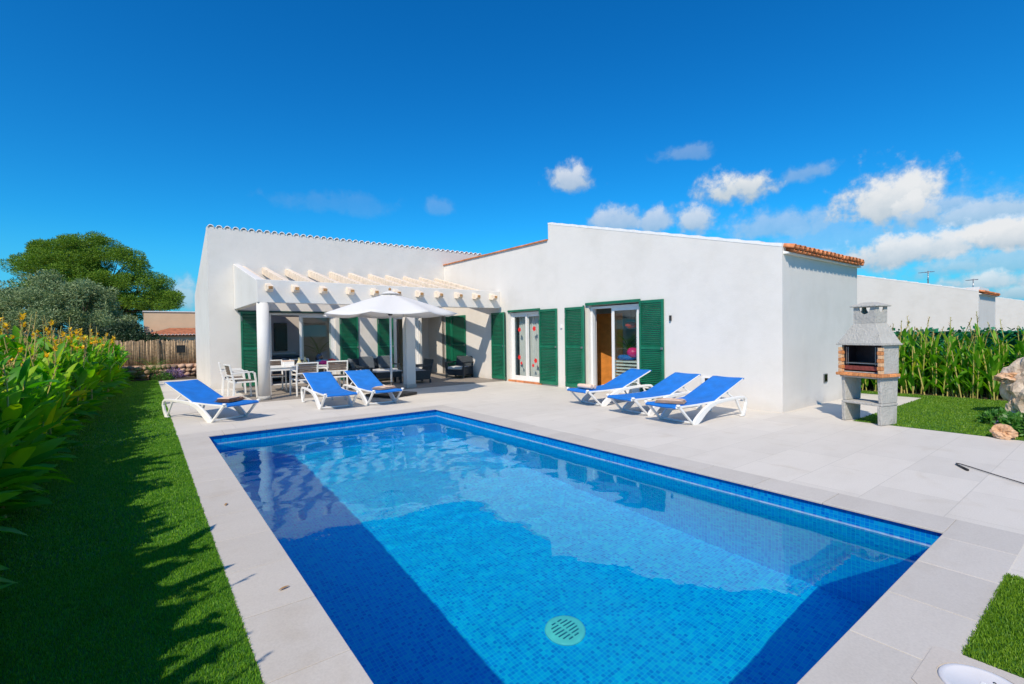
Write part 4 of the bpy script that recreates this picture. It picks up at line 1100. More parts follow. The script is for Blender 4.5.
# chimney with half round smoke openings front and back
mb = MB()
for (ya, yb, ro) in ((-.14, -.115, .12), (.195, .22, .205)):
    pts = [(-.235, 1.632), (.235, 1.632), (.235, 1.895)]+[(ro*math.cos(a), 1.895-.12*math.sin(a)) for a in [math.pi*k/12 for k in range(13)]]+[(-.235, 1.895)]
    mb.prism(pts, 1, ya, yb)
for (xa, xb) in ((-.235, -.21), (.21, .235)):
    pts = [(-.114, 1.632), (.194, 1.632), (.194, 1.895)]+[(.04+.08*math.cos(a), 1.895-.09*math.sin(a)) for a in [math.pi*k/12 for k in range(13)]]+[(-.114, 1.895)]
    mb.prism(pts, 0, xa, xb)
mb.build('chimney', M['concrete'], t)
mb = MB(); mb.box(-.29, .29, -.19, .27, 1.897, 1.922); frust(mb, 1.922, (-.27, -.17, .27, .25), 1.975, (-.09, -.05, .09, .13)); mb.build('chimney_cap', M['concrete'], t, bevel=.008)

# thin dark tube lying on the paving, hooked at one end
mb = MB(); pts = [(7.02, 1.16), (7.12, 1.225), (7.22, 1.285), (7.275, 1.30), (7.27, 1.26), (7.18, 1.15), (7.0, .95), (6.82, .73), (6.6, .45), (6.35, .15), (6.2, -.1)]
mb.tube([(x, y, .013) for x, y in pts], [.013, .011, .008, .006]+[.005]*7, 8)
tag(mb.build('dark_tube', M['black_rubber']), 'thin black tube with a hooked end lying on the pale paving', 'hose')

# ------------------------------------------------------------------ plants
def leaf_blade(V, F, base, dirv, length, width, droop, fold=.25, seg=6, twist=0, curl=0):
    """arching leaf: list-based; returns nothing, appends to V,F"""
    d = Vector(dirv).normalized(); p = Vector(base)
    side = d.cross(Vector((0, 0, 1)))
    if side.length < .05: side = Vector((math.cos(twist), math.sin(twist), 0))
    side.normalize()
    side = Matrix.Rotation(twist, 3, d) @ side
    o = len(V); step = length/seg
    for i in range(seg+1):
        f = i/seg
        w = width*(math.sin(math.pi*min(1, (f*.93+.035)))**.75)*.5*(1-.25*f)
        if i == seg: w = width*.01
        up = side.cross(d).normalized()
        V.append(p-side*w+up*w*fold); V.append(p); V.append(p+side*w+up*w*fold)
        p = p+d*step
        d = (d+Vector((0, 0, -droop/seg))+side*curl/seg).normalized()
        side = (side-d*side.dot(d)).normalized()
    for i in range(seg):
        a = o+i*3
        F.append((a, a+1, a+4, a+3)); F.append((a+1, a+2, a+5, a+4))

def canna(kind, seed):
    r = random.Random(seed)
    leafV, leafF = [], []; stV = MB(); heads = []
    if kind == 'left': ns, H, LL, LWd = 5, (.9, 1.22), (.36, .58), (.13, .20)
    else: ns, H, LL, LWd = 5, (1.0, 1.5), (.34, .52), (.08, .12)
    for s_ in range(ns):
        bx, by = r.uniform(-.2, .2), r.uniform(-.2, .2); h = r.uniform(*H)
        lean = Vector((r.uniform(-.16, .16), r.uniform(-.16, .16), 1))
        if kind == 'left': lean.x += .06
        top = Vector((bx, by, 0))+lean*h
        base = Vector((bx, by, -.02))
        stV.tube([base, (base+top)/2, top], [.016, .013, .008], 6, cap=False)
        nl = 10 if kind == 'left' else 10
        a = r.uniform(0, 6.28)
        for k in range(nl):
            f = (k+.6)/nl
            p = base.lerp(top, f*.97); a += 2.4+r.uniform(-.5, .5)
            el = R(r.uniform(52, 78)) if kind == 'left' else R(r.uniform(52, 78))
            if f < .3 and kind == 'left': el = R(r.uniform(25, 50))
            d = (math.cos(a)*math.cos(el), math.sin(a)*math.cos(el), math.sin(el))
            leaf_blade(leafV, leafF, p, d, r.uniform(*LL)*(1.1-.35*f), r.uniform(*LWd)*(1.1-.3*f), r.uniform(.4, 1.6) if kind == 'left' else r.uniform(.2, 1.2), .3, 6, r.uniform(-.5, .5), r.uniform(-.3, .3))
        if r.random() < (.42 if kind == 'left' else .5):
            fh = r.uniform(.28, .55) if kind == 'left' else r.uniform(.22, .48)
            tp = top+Vector((r.uniform(-.12, .12), r.uniform(-.12, .12), fh))
            stV.tube([top, (top+tp)/2+Vector((.01, 0, 0)), tp], [.008, .007, .005], 5, cap=False)
            typ = r.random(); flV, flF, dryV, dryF = [], [], [], []
            nb = 9
            for k in range(nb):
                p = top.lerp(tp, .35+.65*k/nb); a = r.uniform(0, 6.28); el = r.uniform(.6, 1.2)
                leaf_blade(dryV, dryF, p, (math.cos(a)*math.cos(el), math.sin(a)*math.cos(el), math.sin(el)), r.uniform(.04, .08), .022, .3, .2, 2)
            if typ < .22:
                for k in range(10):
                    a = r.uniform(0, 6.28); el = r.uniform(.1, 1.2)
                    leaf_blade(flV, flF, tp-Vector((0, 0, r.uniform(0, .06))), (math.cos(a)*math.cos(el), math.sin(a)*math.cos(el), math.sin(el)), r.uniform(.05, .09), .045, .8, .1, 3)
            heads.append((flV, flF, dryV, dryF))
    return leafV, leafF, stV, heads

def canna_thing(kind, seed, flower):
    lV, lF, st, heads = canna(kind, seed)
    t = thing('canna_plant', (0, 0, 0), '', 'plant')
    MB().add(lV, lF, True).build('leaf', M['canna_l' if kind == 'left' else 'canna_r'], t)
    st.build('stem', M['stalk'], t)
    for fV, fF, dV, dF in heads:
        if fV: MB().add(fV, fF, True).build('flower', M[flower], t)
        if dV: MB().add(dV, dF, True).build('seed_head', M['dry'], t)
    return t
protoL = [canna_thing('left', 10+i, 'yellow') for i in range(6)]
protoR = [canna_thing('right', 40+i, ['cream_flower', 'purple', 'cream_flower', 'purple', 'orange'][i]) for i in range(5)]
km = {}
for c in bpy.data.objects:
    if c.parent: km.setdefault(c.parent.name, []).append(c)
used = set()
def place_plant(protos, x, y, s, label, group):
    p = rnd.choice(protos)
    if p.name not in used: used.add(p.name); o = p
    else: o = copy_tree(p, None, km)
    o.location = (x, y, -.004); o.rotation_euler = (0, 0, rnd.uniform(0, 6.28)); o.scale = (s, s, s*rnd.uniform(.94, 1.06)); o['label'] = label; o['group'] = group
y = .6
while y < 22.6:
    xi = -1.18 if y < 13 else -1.18+.05*(y-13)
    if y > 20.5: xi = -.9
    for row in (range(3) if (y < 6.9 or y > 12) else range(4)):
        x = xi-row*.27+rnd.uniform(-.08, .08)
        s = rnd.uniform(.96, 1.03)*[.98, 1.05, 1.12, 1.16][row]
        s *= 1.04
        if y < 6.9: s *= 1.02
        elif y < 9.5: s *= .88
        place_plant(protoL, x, y+rnd.uniform(-.12, .12), s, 'broad leaved canna lily in the long border left of the lawn', 'canna lilies in the left border')
    y += .24 if y < 6.9 else (.30 if y < 12 else .40)
y = -3.2
while y < 7.5:
    for row in range(2):
        x = 14.35+row*.36+rnd.uniform(-.08, .08)
        place_plant(protoR, x, y+rnd.uniform(-.1, .1), rnd.uniform(.80, 1.0), 'tall upright canna lily in the border behind the barbecue and rocks', 'canna lilies in the right border')
    y += .27
for p in protoL+protoR:
    if p.name not in used: place_plant([p], (-1.3 if p in protoL else 14.5), 8+rnd.random()*.5 if p in protoL else 1.3, .85, 'broad leaved canna lily in the long border left of the lawn' if p in protoL else 'tall upright canna lily in the border behind the barbecue and rocks', 'canna lilies in the left border' if p in protoL else 'canna lilies in the right border')

# fences
t = thing('green_net_fence', (-2.05, 8, 0), 'bright green netting fence behind the left flower border', 'fence')
mb = MB(); N = 90; vs = []
for k in range(N+1):
    y = -6+29*k/N; vs += [(-2.05+.02*math.sin(k*.9), y, 0), (-2.05+.03*math.sin(k*.7), y, .9), (-2.05+.02*math.sin(k*1.3), y, 1.70+.02*math.sin(k*.5))]
mb.add(vs, [(k*3+j, k*3+3+j, k*3+4+j, k*3+1+j) for k in range(N) for j in range(2)], True)
o = mb.build('netting', M['net'], t, world=True); o.modifiers.new('s', 'SOLIDIFY').thickness = .02
for k in range(12): MB().tube([(-2.12, -5+k*2.5, 0), (-2.12, -5+k*2.5, 1.74)], .025, 8).build('post', M['green'], t, world=True)
def leaf_cards(P, N_dir, size, asp=.45, up=.4):
    """leaf cards at points P (N,3), random orientation; returns verts, quad faces"""
    N = len(P)
    a = nr.normal(size=(N, 3)); a[:, 2] *= .7; a += N_dir; a /= np.linalg.norm(a, axis=1)[:, None]
    b = nr.normal(size=(N, 3)); b -= (b*a).sum(1)[:, None]*a; b /= np.linalg.norm(b, axis=1)[:, None]
    s_ = (size*nr.uniform(.6, 1.3, N))[:, None]
    v = np.stack([P-b*s_*asp*.15, P+a*s_*.5-b*s_*asp*.5, P+a*s_, P+a*s_*.5+b*s_*asp*.5], 1).reshape(-1, 3)
    f = np.arange(4*N).reshape(-1, 4)
    return v, f
t = thing('leafy_screen_fence', (15.3, 2, 0), 'dark green artificial hedge screen behind the right flower border', 'fence')
MB().box(15.28, 15.32, -9, 9.5, 0, 1.45).build('panel', M['net'], t, world=True)
N = 9000; Pn = np.stack([nr.uniform(15.15, 15.28, N), nr.uniform(-5, 8, N), nr.uniform(.1, 1.50, N)], 1)-np.array([15.3, 2, 0])
v, f = leaf_cards(Pn, np.array([-.6, 0, .2]), .11, .7)
tag(np_mesh('foliage', v, f, M['hedge_net'], t), kind='stuff')

# rear boundary: cane screen on a dry stone wall
t = thing('dry_stone_wall', (.5, 23.6, 0), 'low wall of rough brown stones under the cane screen', 'stone wall')
mb = MB()
for row in range(3):
    x = -1.8+rnd.uniform(0, .1)
    while x < 2.6:
        w = rnd.uniform(.12, .3); hh = .17
        vs, fs = blob(1, x*7+row, .3, 2, (w*.56, .14, hh*.58), 1.5, .2)
        mb.add([(a+x+w/2, b+23.45+rnd.uniform(-.02, .02), c+.09+row*.16) for a, b, c in vs], fs, True); x += w
mb.build('stones', M['drywall'], t, world=True)
MB().box(-2.2, 2.8, 23.5, 23.8, -.05, .5).build('core', M['drywall'], t, world=True)
t = thing('cane_screen_fence', (.5, 23.65, .45), 'weathered cane screen fence on the stone wall at the garden end', 'fence')
mb = MB(); x = -2.2
while x < 2.8:
    w = rnd.uniform(.009, .02)
    mb.tube([(x, 23.62+rnd.uniform(-.02, .02), .48), (x+rnd.uniform(-.02, .02), 23.62+rnd.uniform(-.03, .02), 1.46+rnd.uniform(-.05, .03))], w, 5); x += w*1.7
mb.build('canes', M['cane'], t, world=True)
for xx in (.45, 1.9): MB().box(xx-.04, xx+.04, 23.5, 23.57, .1, 1.5).build('post', M['cane'], t, world=True, bevel=.008)
MB().box(1.05, 1.35, 23.54, 23.575, .95, 1.25).build('patch', M['dark'], t, world=True)

# cream house beyond
t = thing('cream_house', (1.6, 36, 0), 'cream rendered house with a small terracotta porch roof beyond the cane fence', 'house')
CW = dict(parent=t, world=True)
MB().box(.05, 9, 36, 44, -.05, 3.12).build('wall', M['cream_wall'], **CW)
MB().box(-.0, 9.05, 35.95, 44.05, 3.12, 3.17).build('parapet_cap', M['white_tile'], **CW)
mb = MB(); mb.box(.15, 8, 34.3, 34.5, -.05, 1.66); mb.box(.15, .35, 34.5, 36, -.05, 1.66)
mb.build('porch_wall', M['cream_wall'], **CW)
mb = MB(); mb.add([(0, 34.1, 1.72), (8.2, 34.1, 1.72), (8.2, 35.9, 2.15), (1.3, 35.9, 2.15), (0, 35.9, 1.78)], [(0, 1, 2, 3), (0, 3, 4)])
rf = mb.build('roof', M['old_terracotta'], **CW); rf.modifiers.new('s', 'SOLIDIFY').thickness = .05
mb = MB(); x = .0
while x < 8.1: half_round(mb, (x, 34.02, 1.70), .07, .3, 'y'); x += .17
mb.build('eave_tile', M['white_tile'], **CW)
MB().box(2.2, 3.0, 34.27, 34.31, .8, 1.4).build('window', M['dark'], **CW)

# trees
def limbs(mb, base, top_pts, r0):
    for p, q in top_pts:
        p = Vector(p); q = Vector(q); m_ = p.lerp(q, .5)+Vector((rnd.uniform(-.2, .2), rnd.uniform(-.2, .2), .15))
        mb.tube([p, m_, q], [r0, r0*.65, r0*.3], 6)
def crown(clumps, per, size, asp, jitter=1.0, flat=.7):
    P = []; Nd = []
    for (c, r_) in clumps:
        n = int(per*(r_**2))
        d = nr.normal(size=(n, 3)); d /= np.linalg.norm(d, axis=1)[:, None]
        rad = r_*(nr.uniform(.35, 1.0, n)**.6)[:, None]
        q = np.array(c)+d*rad*np.array([1, 1, flat]); P.append(q); Nd.append(d*.9+np.array([0, 0, .35]))
    return leaf_cards(np.concatenate(P), np.concatenate(Nd), size, asp)
def sub_clumps(lobes, k, rs):
    out = []
    for (c, R_, fl) in lobes:
        for _ in range(int(k*R_)):
            d = nr.normal(size=3); d /= np.linalg.norm(d); d[2] = abs(d[2])*fl if nr.random() < .75 else d[2]*fl
            out.append((np.array(c)+d*R_*nr.uniform(.72, 1.06), nr.uniform(*rs)))
    return out
# large pine; local frame: x to the right in the picture
def tree(name, loc, label, cat, lobes, k, rs, per, size, asp, mat, trunk_h, trunk_r, flat, group=None):
    t = thing(name, loc, label, cat, group)
    cl = sub_clumps(lobes, k, rs)
    v, f = crown(cl, per, size, asp, flat=flat)
    np_mesh('crown', v, f, M[mat], t)
    mb = MB(); mb.tube([(0, 0, -.2), (.1, .05, trunk_h*.5), (0, .1, trunk_h)], [trunk_r, trunk_r*.8, trunk_r*.6], 10)
    limbs(mb, None, [((0, .05, trunk_h*.7), tuple(np.array(c)*np.array([.85, .85, .92]))) for c, R_, fl in lobes], trunk_r*.35)
    for c, r_ in cl[::5]:
        lb = min(lobes, key=lambda L: np.linalg.norm(np.array(L[0])-c))
        mb.tube([Vector(lb[0])*.9, Vector(c)], [trunk_r*.12, trunk_r*.04], 5, cap=False)
    mb.build('trunk', M['bark'], t)
    return t
rt = Vector((.795, -.606, 0))     # picture-right direction on the ground
def lob(lat, dep, z, R_, fl): v_ = rt*lat+Vector((.606, .795, 0))*dep; return ((v_.x, v_.y, z), R_, fl)
tree('pine_tree', (-3.2, 46.5, 0), 'tall broad dark green pine tree beyond the left border', 'tree',
     [lob(-3.0, 0, 6.6, 1.6, .6), lob(-1.7, .5, 7.7, 1.9, .6), lob(.4, 0, 7.9, 1.7, .6), lob(-.6, -1.2, 6.0, 2.3, .7), lob(2.4, -.3, 6.6, 1.8, .7), lob(1.4, -1.5, 4.6, 2.0, .7), lob(4.0, 0, 5.2, 1.6, .6), lob(5.4, .3, 4.4, 1.0, .5), lob(3.4, -.5, 3.3, 1.7, .7), lob(-3.0, .4, 4.6, 2, .7), lob(5.8, 0, 3.9, .5, .5), lob(.5, .5, 3.2, 2.2, .8), lob(-.5, 0, 4.6, 2.2, .8)],
     22, (.30, .75), 1350, .16, .24, 'pine', 4.5, .32, .72)
tree('olive_tree', (-4.0, 37.5, 0), 'silvery green olive tree in front of the tall pine', 'tree',
     [lob(-2.2, 0, 2.9, 1.7, .9), lob(0, .2, 3.5, 1.9, .9), lob(1.9, 0, 3.2, 1.5, .9), lob(.9, -.9, 2.0, 1.7, .8), lob(-1.3, -.9, 1.9, 1.8, .8), lob(3.0, .2, 2.0, 1.3, .8), lob(-3.6, .5, 2.2, 1.4, .8)],
     30, (.28, .5), 1500, .15, .3, 'olive', 1.6, .2, .9)
tree('dark_bush', (-.9, 30.5, 0), 'dark dense bush behind the cane fence and the yellow flowers', 'bush',
     [lob(0, 0, 1.3, 1.1, .8), lob(1.0, .3, 1.0, .9, .8), lob(-1.4, .3, 1.2, 1.1, .8), lob(-2.8, .5, 1.1, 1.0, .8)], 24, (.25, .45), 900, .14, .4, 'dark_leaf', .8, .08, .9)
tree('round_bush', (-13.5, 44, 0), 'dark green bush at the left edge beyond the olive tree', 'bush',
     [lob(0, 0, 3.6, 1.5, .8), lob(1.6, 0, 4.2, 1.3, .8), lob(-1.4, .3, 3.2, 1.5, .8), lob(.5, 0, 2, 1.8, .8)], 20, (.35, .6), 700, .2, .35, 'pine', 2.0, .15, .9)

# cycad, agave, purple shrub at the garden end
def rosette(name, loc, n, L_, mat, label, cat, el=(10, 65), width=.12, droop=1.3, stemh=.15, pinnate=False, sc=1):
    t = thing(name, loc, label, cat); V, F = [], []
    for k in range(n):
        a = 2.4*k; e = R(el[0]+(el[1]-el[0])*k/n)
        d = Vector((math.cos(a)*math.cos(e), math.sin(a)*math.cos(e), math.sin(e)))
        if not pinnate: leaf_blade(V, F, (0, 0, stemh), d, L_*rnd.uniform(.8, 1.1), width, droop, .4, 6)
        else:
            p = Vector((0, 0, stemh)); st = L_/14; dd = d.copy()
            for i in range(14):
                side = dd.cross(Vector((0, 0, 1))).normalized()
                q = p+dd*st
                for sgn in (-1, 1):
                    w = .20*math.sin(math.pi*(i+1.5)/16)
                    leaf_blade(V, F, p, (dd*.6+side*sgn+Vector((0, 0, .25))), w, .022, .2, 0, 2)
                leaf_blade(V, F, p, dd, st*1.1, .012, 0, 0, 1)
                p = q; dd = (dd+Vector((0, 0, -droop/14))).normalized()
    MB().add(V, F, True).build('fronds', M[mat], t)
    MB().lathe([(.12, -.02), (.13, stemh*.5), (.06, stemh+.02)], n=10).build('trunk', M['bark'], t)
    return t
rosette('cycad', (.25, 22.4, 0), 34, .85, 'fern', 'bright green cycad with arching fronds in front of the cane fence', 'cycad', pinnate=True, stemh=.25, el=(5, 70))
rosette('fern_plant', (-.35, 22.6, 0), 26, .5, 'fern', 'low ferny plant to the left of the cycad', 'plant', pinnate=True, stemh=.05, el=(20, 70))
rosette('agave', (-.62, 21.6, 0), 22, .36, 'grey_leaf', 'grey green agave at the end of the left border', 'agave', el=(15, 80), width=.07, droop=.3, stemh=.06)
def shrub(name, loc, r_, n, lab, leafm, flow=None, nf=0, hgt=.7, size=.06, cat='plant', fs=.05):
    t = thing(name, loc, lab, cat)
    d = nr.normal(size=(n, 3)); d /= np.linalg.norm(d, axis=1)[:, None]; d[:, 2] = np.abs(d[:, 2])
    k = 1+.35*np.array([noise.noise(Vector(q)*2.2+Vector(loc)) for q in d])[:, None]
    P = d*r_*(nr.uniform(.3, 1, n)**.5)[:, None]*k*np.array([1, 1, hgt])
    v, f = leaf_cards(P, d*.8+np.array([0, 0, .4]), size, .5); np_mesh('leaf', v, f, M[leafm], t)
    mb = MB()
    for q in P[::max(1, n//40)]: mb.tube([(q[0]*.1, q[1]*.1, -.01), Vector(q)*.95], [.006, .003], 5, cap=False)
    mb.build('stem', M['bark'], t)
    if flow:
        V, F = [], []
        for i in range(nf):
            q = d[i]*r_*k[i]*np.array([1, 1, hgt])*1.02
            for j in range(5):
                a = j*1.257; n_ = Vector(d[i]).normalized(); s_ = n_.orthogonal().normalized(); s_ = Matrix.Rotation(a, 3, n_) @ s_
                leaf_blade(V, F, q, s_+n_*.3, fs, fs*.7, .3, .1, 2)
        MB().add(V, F, True).build('flower', M[flow], t)
    return t
shrub('purple_shrub', (.9, 22.9, 0), .42, 700, 'low purple leaved shrub between the cycad and the villa', 'purple', hgt=.9)
shrub('edging_shrub', (.55, 22.05, 0), .35, 600, 'low green shrub at the end of the paved strip', 'shrub', hgt=.8)
# rocks on the right
def rock(loc, sc, mat, lab, seed, rz=0, amp=.45, sub=4):
    vs, fs = blob(1, seed, amp, sub, sc, 1.4, .22)
    rd = random.Random(seed); V2 = []
    for v_ in vs:
        p = Vector(v_); k = 1+.10*noise.noise(p*9)+.05*noise.noise(p*22); q = p*k
        V2.append(q)
    mb = MB(); zmin = min(v_.z for v_ in V2); mb.add([(a.x, a.y, a.z) for a in V2], fs, False)
    o = mb.build('rock', M[mat]); o.location = loc; o.rotation_euler = (0, 0, rz); tag(o, lab, 'rock', 'rocks at the lawn edge'); return o
rock((11.9, 1.06, .46), (.38, .42, .60), 'rock', 'tallest pale limestone boulder at the right edge of the lawn', 5)
rock((11.72, 1.30, .15), (.17, .15, .26), 'rock', 'narrow pale rock leaning at the foot of the tallest boulder', 8)
rock((11.85, 1.42, .66), (.22, .20, .10), 'rock_orange', 'flat orange rock jutting out of the tallest boulder', 3, .3)
rock((9.46, 1.20, .07), (.12, .13, .10), 'rock_orange', 'small pinkish rock at the edge of the paving', 11)
rock((12.1, .3, .35), (.45, .5, .6), 'rock', 'pale boulder half hidden behind the tallest one', 21)
shrub('flowering_plant', (10.0, 1.0, 0), .34, 900, 'low green plant with lilac flowers among the rocks', 'shrub', 'purple', 18, hgt=.8, size=.08)
shrub('flowering_plant', (10.75, 1.42, 0), .25, 500, 'small light green plant at the foot of the narrow rock', 'shrub', None, 0, hgt=.85, size=.07)
shrub('flowering_plant', (9.9, .35, 0), .36, 800, 'leafy plant at the right edge in front of the boulders', 'shrub', 'purple', 10, hgt=.7, size=.08)
for i, (x, y, a) in enumerate([(.62, 3.18, .3), (.56, 5.1, 1.2), (-.72, 9.3, .2)]):
    V, F = [], []; leaf_blade(V, F, (0, 0, .012), (math.cos(a), math.sin(a), .08), .07, .022, .2, .3, 4)
    o = MB().add(V, F, True).build('fallen_leaf', M['dry']); o.location = (x, y, .0); tag(o, ['tiny dry leaf on the pool edge stone nearest the camera', 'tiny dry leaf farther along the pool edge stone', 'tiny dry leaf on the lawn beside the border'][i], 'leaf', 'fallen leaves')

rosette('palm_stand_in', (10.3, 8.35, .9), 16, .55, 'fern', 'green palm placed behind the patio glass in place of a reflection', 'palm stand-in', pinnate=True, stemh=.1, el=(25, 80))  # palms added behind the glass to stand in for its reflections
rosette('palm_stand_in', (5.0, 18.0, .6), 18, .75, 'fern', 'green palm placed inside the terrace window in place of a reflection', 'palm stand-in', pinnate=True, stemh=.3, el=(25, 80))
for (x, y, z, lab) in ((10.3, 8.35, .02, 'round stand-in planter under the stand-in palm behind the patio glass'), (5.0, 18.0, .0, 'round stand-in planter under the stand-in palm inside the terrace window')):
    t = MB().lathe([(.14, 0), (.17, .5), (.16, .88 if x > 6 else .6), (.12, .88 if x > 6 else .6)], n=24).build('planter', M['cream_wall']); t.location = (x, y, z); tag(t, lab, 'planter')
# ------------------------------------------------------------------ camera
yaw, pitch, roll = R(37.295), R(1.042), R(-.786)
Fv = Vector((math.sin(yaw)*math.cos(pitch), math.cos(yaw)*math.cos(pitch), -math.sin(pitch)))
Rv = Vector((math.cos(yaw), -math.sin(yaw), 0)); Uv = Rv.cross(Fv)
c, s_ = math.cos(roll), math.sin(roll)
R2 = Rv*c+Uv*s_; U2 = -Rv*s_+Uv*c
cam = bpy.data.objects.new('camera', bpy.data.cameras.new('camera')); col.objects.link(cam)
m4 = Matrix((R2, U2, -Fv)).transposed().to_4x4(); m4.translation = (0, 0, 1.55); cam.matrix_world = m4
cam.data.sensor_width = 36; cam.data.lens = 36*484/1024; cam.data.clip_end = 5000; cam.data.clip_start = .05
scene.camera = cam

# ------------------------------------------------------------------ light and sky
sun = bpy.data.objects.new('sun', bpy.data.lights.new('sun', 'SUN')); col.objects.link(sun)
sun.data.energy = 4.6; sun.data.angle = R(.5); sun.data.color = (1, .865, .69)
sun.rotation_euler = SUN.to_track_quat('-Z', 'Y').to_euler()
w = bpy.data.worlds.new('World'); scene.world = w; w.use_nodes = True
n, l = w.node_tree.nodes, w.node_tree.links
bg = n['Background']; bg.inputs['Strength'].default_value = .1
sky = n.new('ShaderNodeTexSky'); sky.sky_type = 'NISHITA'; sky.sun_disc = False
to_sun = -SUN
sky.sun_elevation = math.asin(to_sun.z); sky.sun_rotation = math.atan2(to_sun.x, to_sun.y)
sky.altitude = 0; sky.air_density = 1.0; sky.dust_density = .3; sky.ozone_density = 2.5
hs = n.new('ShaderNodeHueSaturation'); hs.inputs['Saturation'].default_value = 1.38; hs.inputs['Value'].default_value = 1.0
l.new(sky.outputs[0], hs.inputs['Color'])
tint = n.new('ShaderNodeMix'); tint.data_type = 'RGBA'; tint.blend_type = 'MULTIPLY'; tint.inputs['Factor'].default_value = 1
tint.inputs['B'].default_value = (.21, 1.26, 1.58, 1); tint.clamp_result = False
l.new(hs.outputs['Color'], tint.inputs['A'])
hz_in = tint
tc = n.new('ShaderNodeTexCoord'); nv = n.new('ShaderNodeVectorMath'); nv.operation = 'NORMALIZE'; l.new(tc.outputs['Generated'], nv.inputs[0])
def M_(op, a, b=None, c_=None):
    x = n.new('ShaderNodeMath'); x.operation = op
    for i, q in enumerate((a, b, c_)):
        if q is None: continue
        if isinstance(q, (int, float)): x.inputs[i].default_value = q
        else: l.new(q, x.inputs[i])
    return x.outputs[0]
nz = n.new('ShaderNodeTexNoise'); nz.inputs['Scale'].default_value = 13; nz.inputs['Detail'].default_value = 9; nz.inputs['Roughness'].default_value = .58; l.new(nv.outputs[0], nz.inputs['Vector'])
nz2 = n.new('ShaderNodeTexNoise'); nz2.inputs['Scale'].default_value = 38; nz2.inputs['Detail'].default_value = 8; nz2.inputs['Roughness'].default_value = .6; l.new(nv.outputs[0], nz2.inputs['Vector'])
n1 = M_('MULTIPLY_ADD', nz.outputs['Fac'], 2.0, -1.0); n2 = M_('MULTIPLY_ADD', nz2.outputs['Fac'], 1.3, -.65)
nn = M_('ADD', n1, n2)
# each cloud: picture position (u, v), half sizes in pixels, density
CL = [(570, 181, 25, 13, .8), (686, 153, 26, 7, .32), (740, 187, 36, 16, 1), (806, 173, 26, 9, .4), (620, 220, 30, 12, .7), (655, 222, 22, 12, .7), (694, 221, 20, 13, .8), (888, 203, 44, 31, 1), (912, 214, 30, 18, .8),
      (948, 206, 24, 9, .6), (995, 212, 50, 16, .7), (1014, 236, 44, 20, 1), (905, 252, 66, 17, .95), (775, 226, 55, 16, .5), (965, 266, 34, 8, .6), (975, 284, 36, 12, .8), (440, 209, 14, 8, .2), (183, 296, 15, 17, .6),
      (1060, 280, 50, 14, .8), (900, 235, 170, 34, .34), (1000, 262, 90, 16, .55), (830, 262, 50, 12, .5), (345, 205, 60, 9, .12), (1120, 220, 60, 30, .9), (-60, 300, 60, 14, .5), (1020, 292, 26, 7, .7)]
cov = None; shade = None
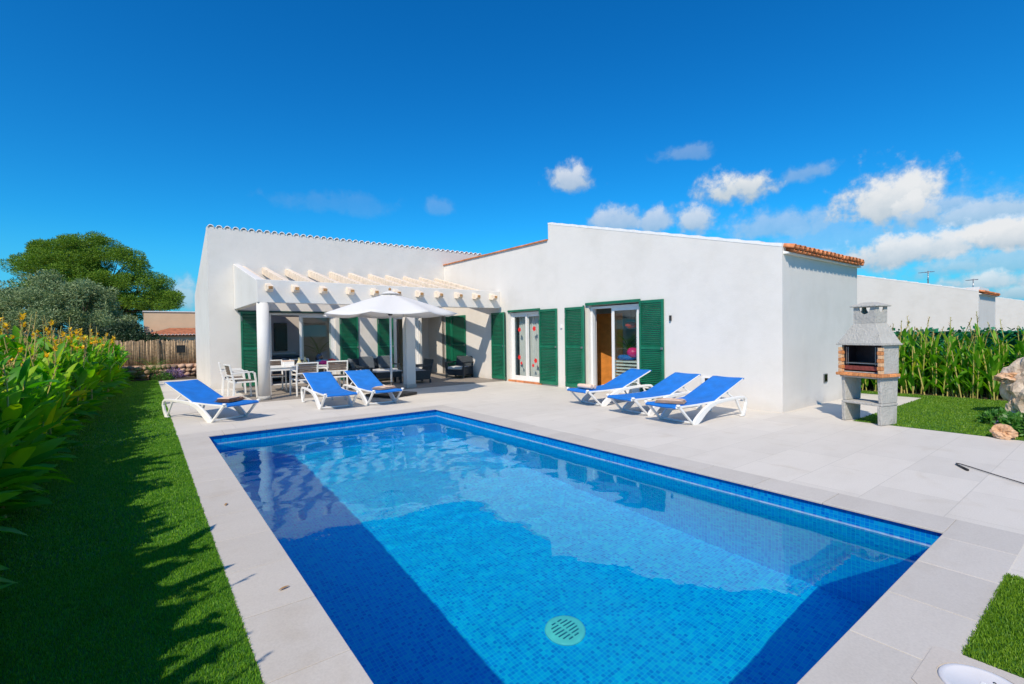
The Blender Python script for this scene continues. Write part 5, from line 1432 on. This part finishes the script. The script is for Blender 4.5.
for (u, v, ru, rv, dn) in CL:
    d = (Fv+R2*((u-512)/484)-U2*((v-342)/484)).normalized()
    ri = d.cross(Vector((0, 0, 1))).normalized(); up = ri.cross(d).normalized()
    kk = 484/(d.dot(Fv))
    def dotn(vec, mul):
        x = n.new('ShaderNodeVectorMath'); x.operation = 'DOT_PRODUCT'; l.new(nv.outputs[0], x.inputs[0]); x.inputs[1].default_value = tuple(vec*mul); return x.outputs['Value']
    rv *= 1.3; ru *= 1.08
    a = dotn(ri, kk/ru); b = dotn(up, kk/rv)
    bb = M_('MULTIPLY', M_('MAXIMUM', M_('MULTIPLY', b, -1.0), 0.0), .7)      # flatter bases
    rr2 = M_('ADD', M_('ADD', M_('MULTIPLY', a, a), M_('MULTIPLY', b, b)), M_('MULTIPLY', bb, bb))
    front = M_('GREATER_THAN', dotn(d, 1), 0.0)
    m_ = M_('ADD', M_('SUBTRACT', 1.0, M_('SQRT', rr2)), M_('MULTIPLY', nn, 1.02))
    mr = n.new('ShaderNodeMapRange'); mr.interpolation_type = 'SMOOTHSTEP'; mr.inputs['From Min'].default_value = -.16; mr.inputs['From Max'].default_value = .58; mr.inputs['To Max'].default_value = dn
    l.new(m_, mr.inputs['Value'])
    cvr = M_('MULTIPLY', mr.outputs['Result'], front)
    sh = M_('MULTIPLY', cvr, M_('MULTIPLY_ADD', b, .5, .5))
    cov = cvr if cov is None else M_('MAXIMUM', cov, cvr)
    shade = sh if shade is None else M_('MAXIMUM', shade, sh)
shf = M_('ADD', M_('MULTIPLY', shade, .9), M_('MULTIPLY', nz2.outputs['Fac'], .35))
cr = n.new('ShaderNodeValToRGB'); cr.color_ramp.elements[0].position = .15; cr.color_ramp.elements[0].color = (2.6, 4.2, 5.6, 1)
cr.color_ramp.elements[1].position = .8; cr.color_ramp.elements[1].color = (8.2, 8.4, 8.6, 1); l.new(shf, cr.inputs['Fac'])
mx = n.new('ShaderNodeMix'); mx.data_type = 'RGBA'; mx.clamp_result = False; 
szz = n.new('ShaderNodeSeparateXYZ'); l.new(nv.outputs[0], szz.inputs[0])
hzr = n.new('ShaderNodeMapRange'); hzr.interpolation_type = 'SMOOTHSTEP'; hzr.inputs['From Min'].default_value = .20; hzr.inputs['From Max'].default_value = -.02; hzr.inputs['To Max'].default_value = .85
l.new(szz.outputs['Z'], hzr.inputs['Value'])
hm = n.new('ShaderNodeMix'); hm.data_type = 'RGBA'; hm.clamp_result = False; hm.inputs['B'].default_value = (.9, 4.3, 7.4, 1)
l.new(hzr.outputs['Result'], hm.inputs['Factor']); l.new(tint.outputs['Result'], hm.inputs['A'])
l.new(cov, mx.inputs['Factor']); l.new(hm.outputs['Result'], mx.inputs['A']); l.new(cr.outputs['Color'], mx.inputs['B'])
l.new(mx.outputs['Result'], bg.inputs['Color'])

scene.view_settings.view_transform = 'Standard'; scene.view_settings.look = 'None'; scene.view_settings.exposure = 0; scene.view_settings.gamma = 1
scene.cycles.max_bounces = 12; scene.cycles.diffuse_bounces = 6; scene.cycles.transparent_max_bounces = 12; scene.cycles.use_denoising = True
scene.cycles.caustics_reflective = False; scene.cycles.caustics_refractive = True; sun.data.cycles.is_caustics_light = True
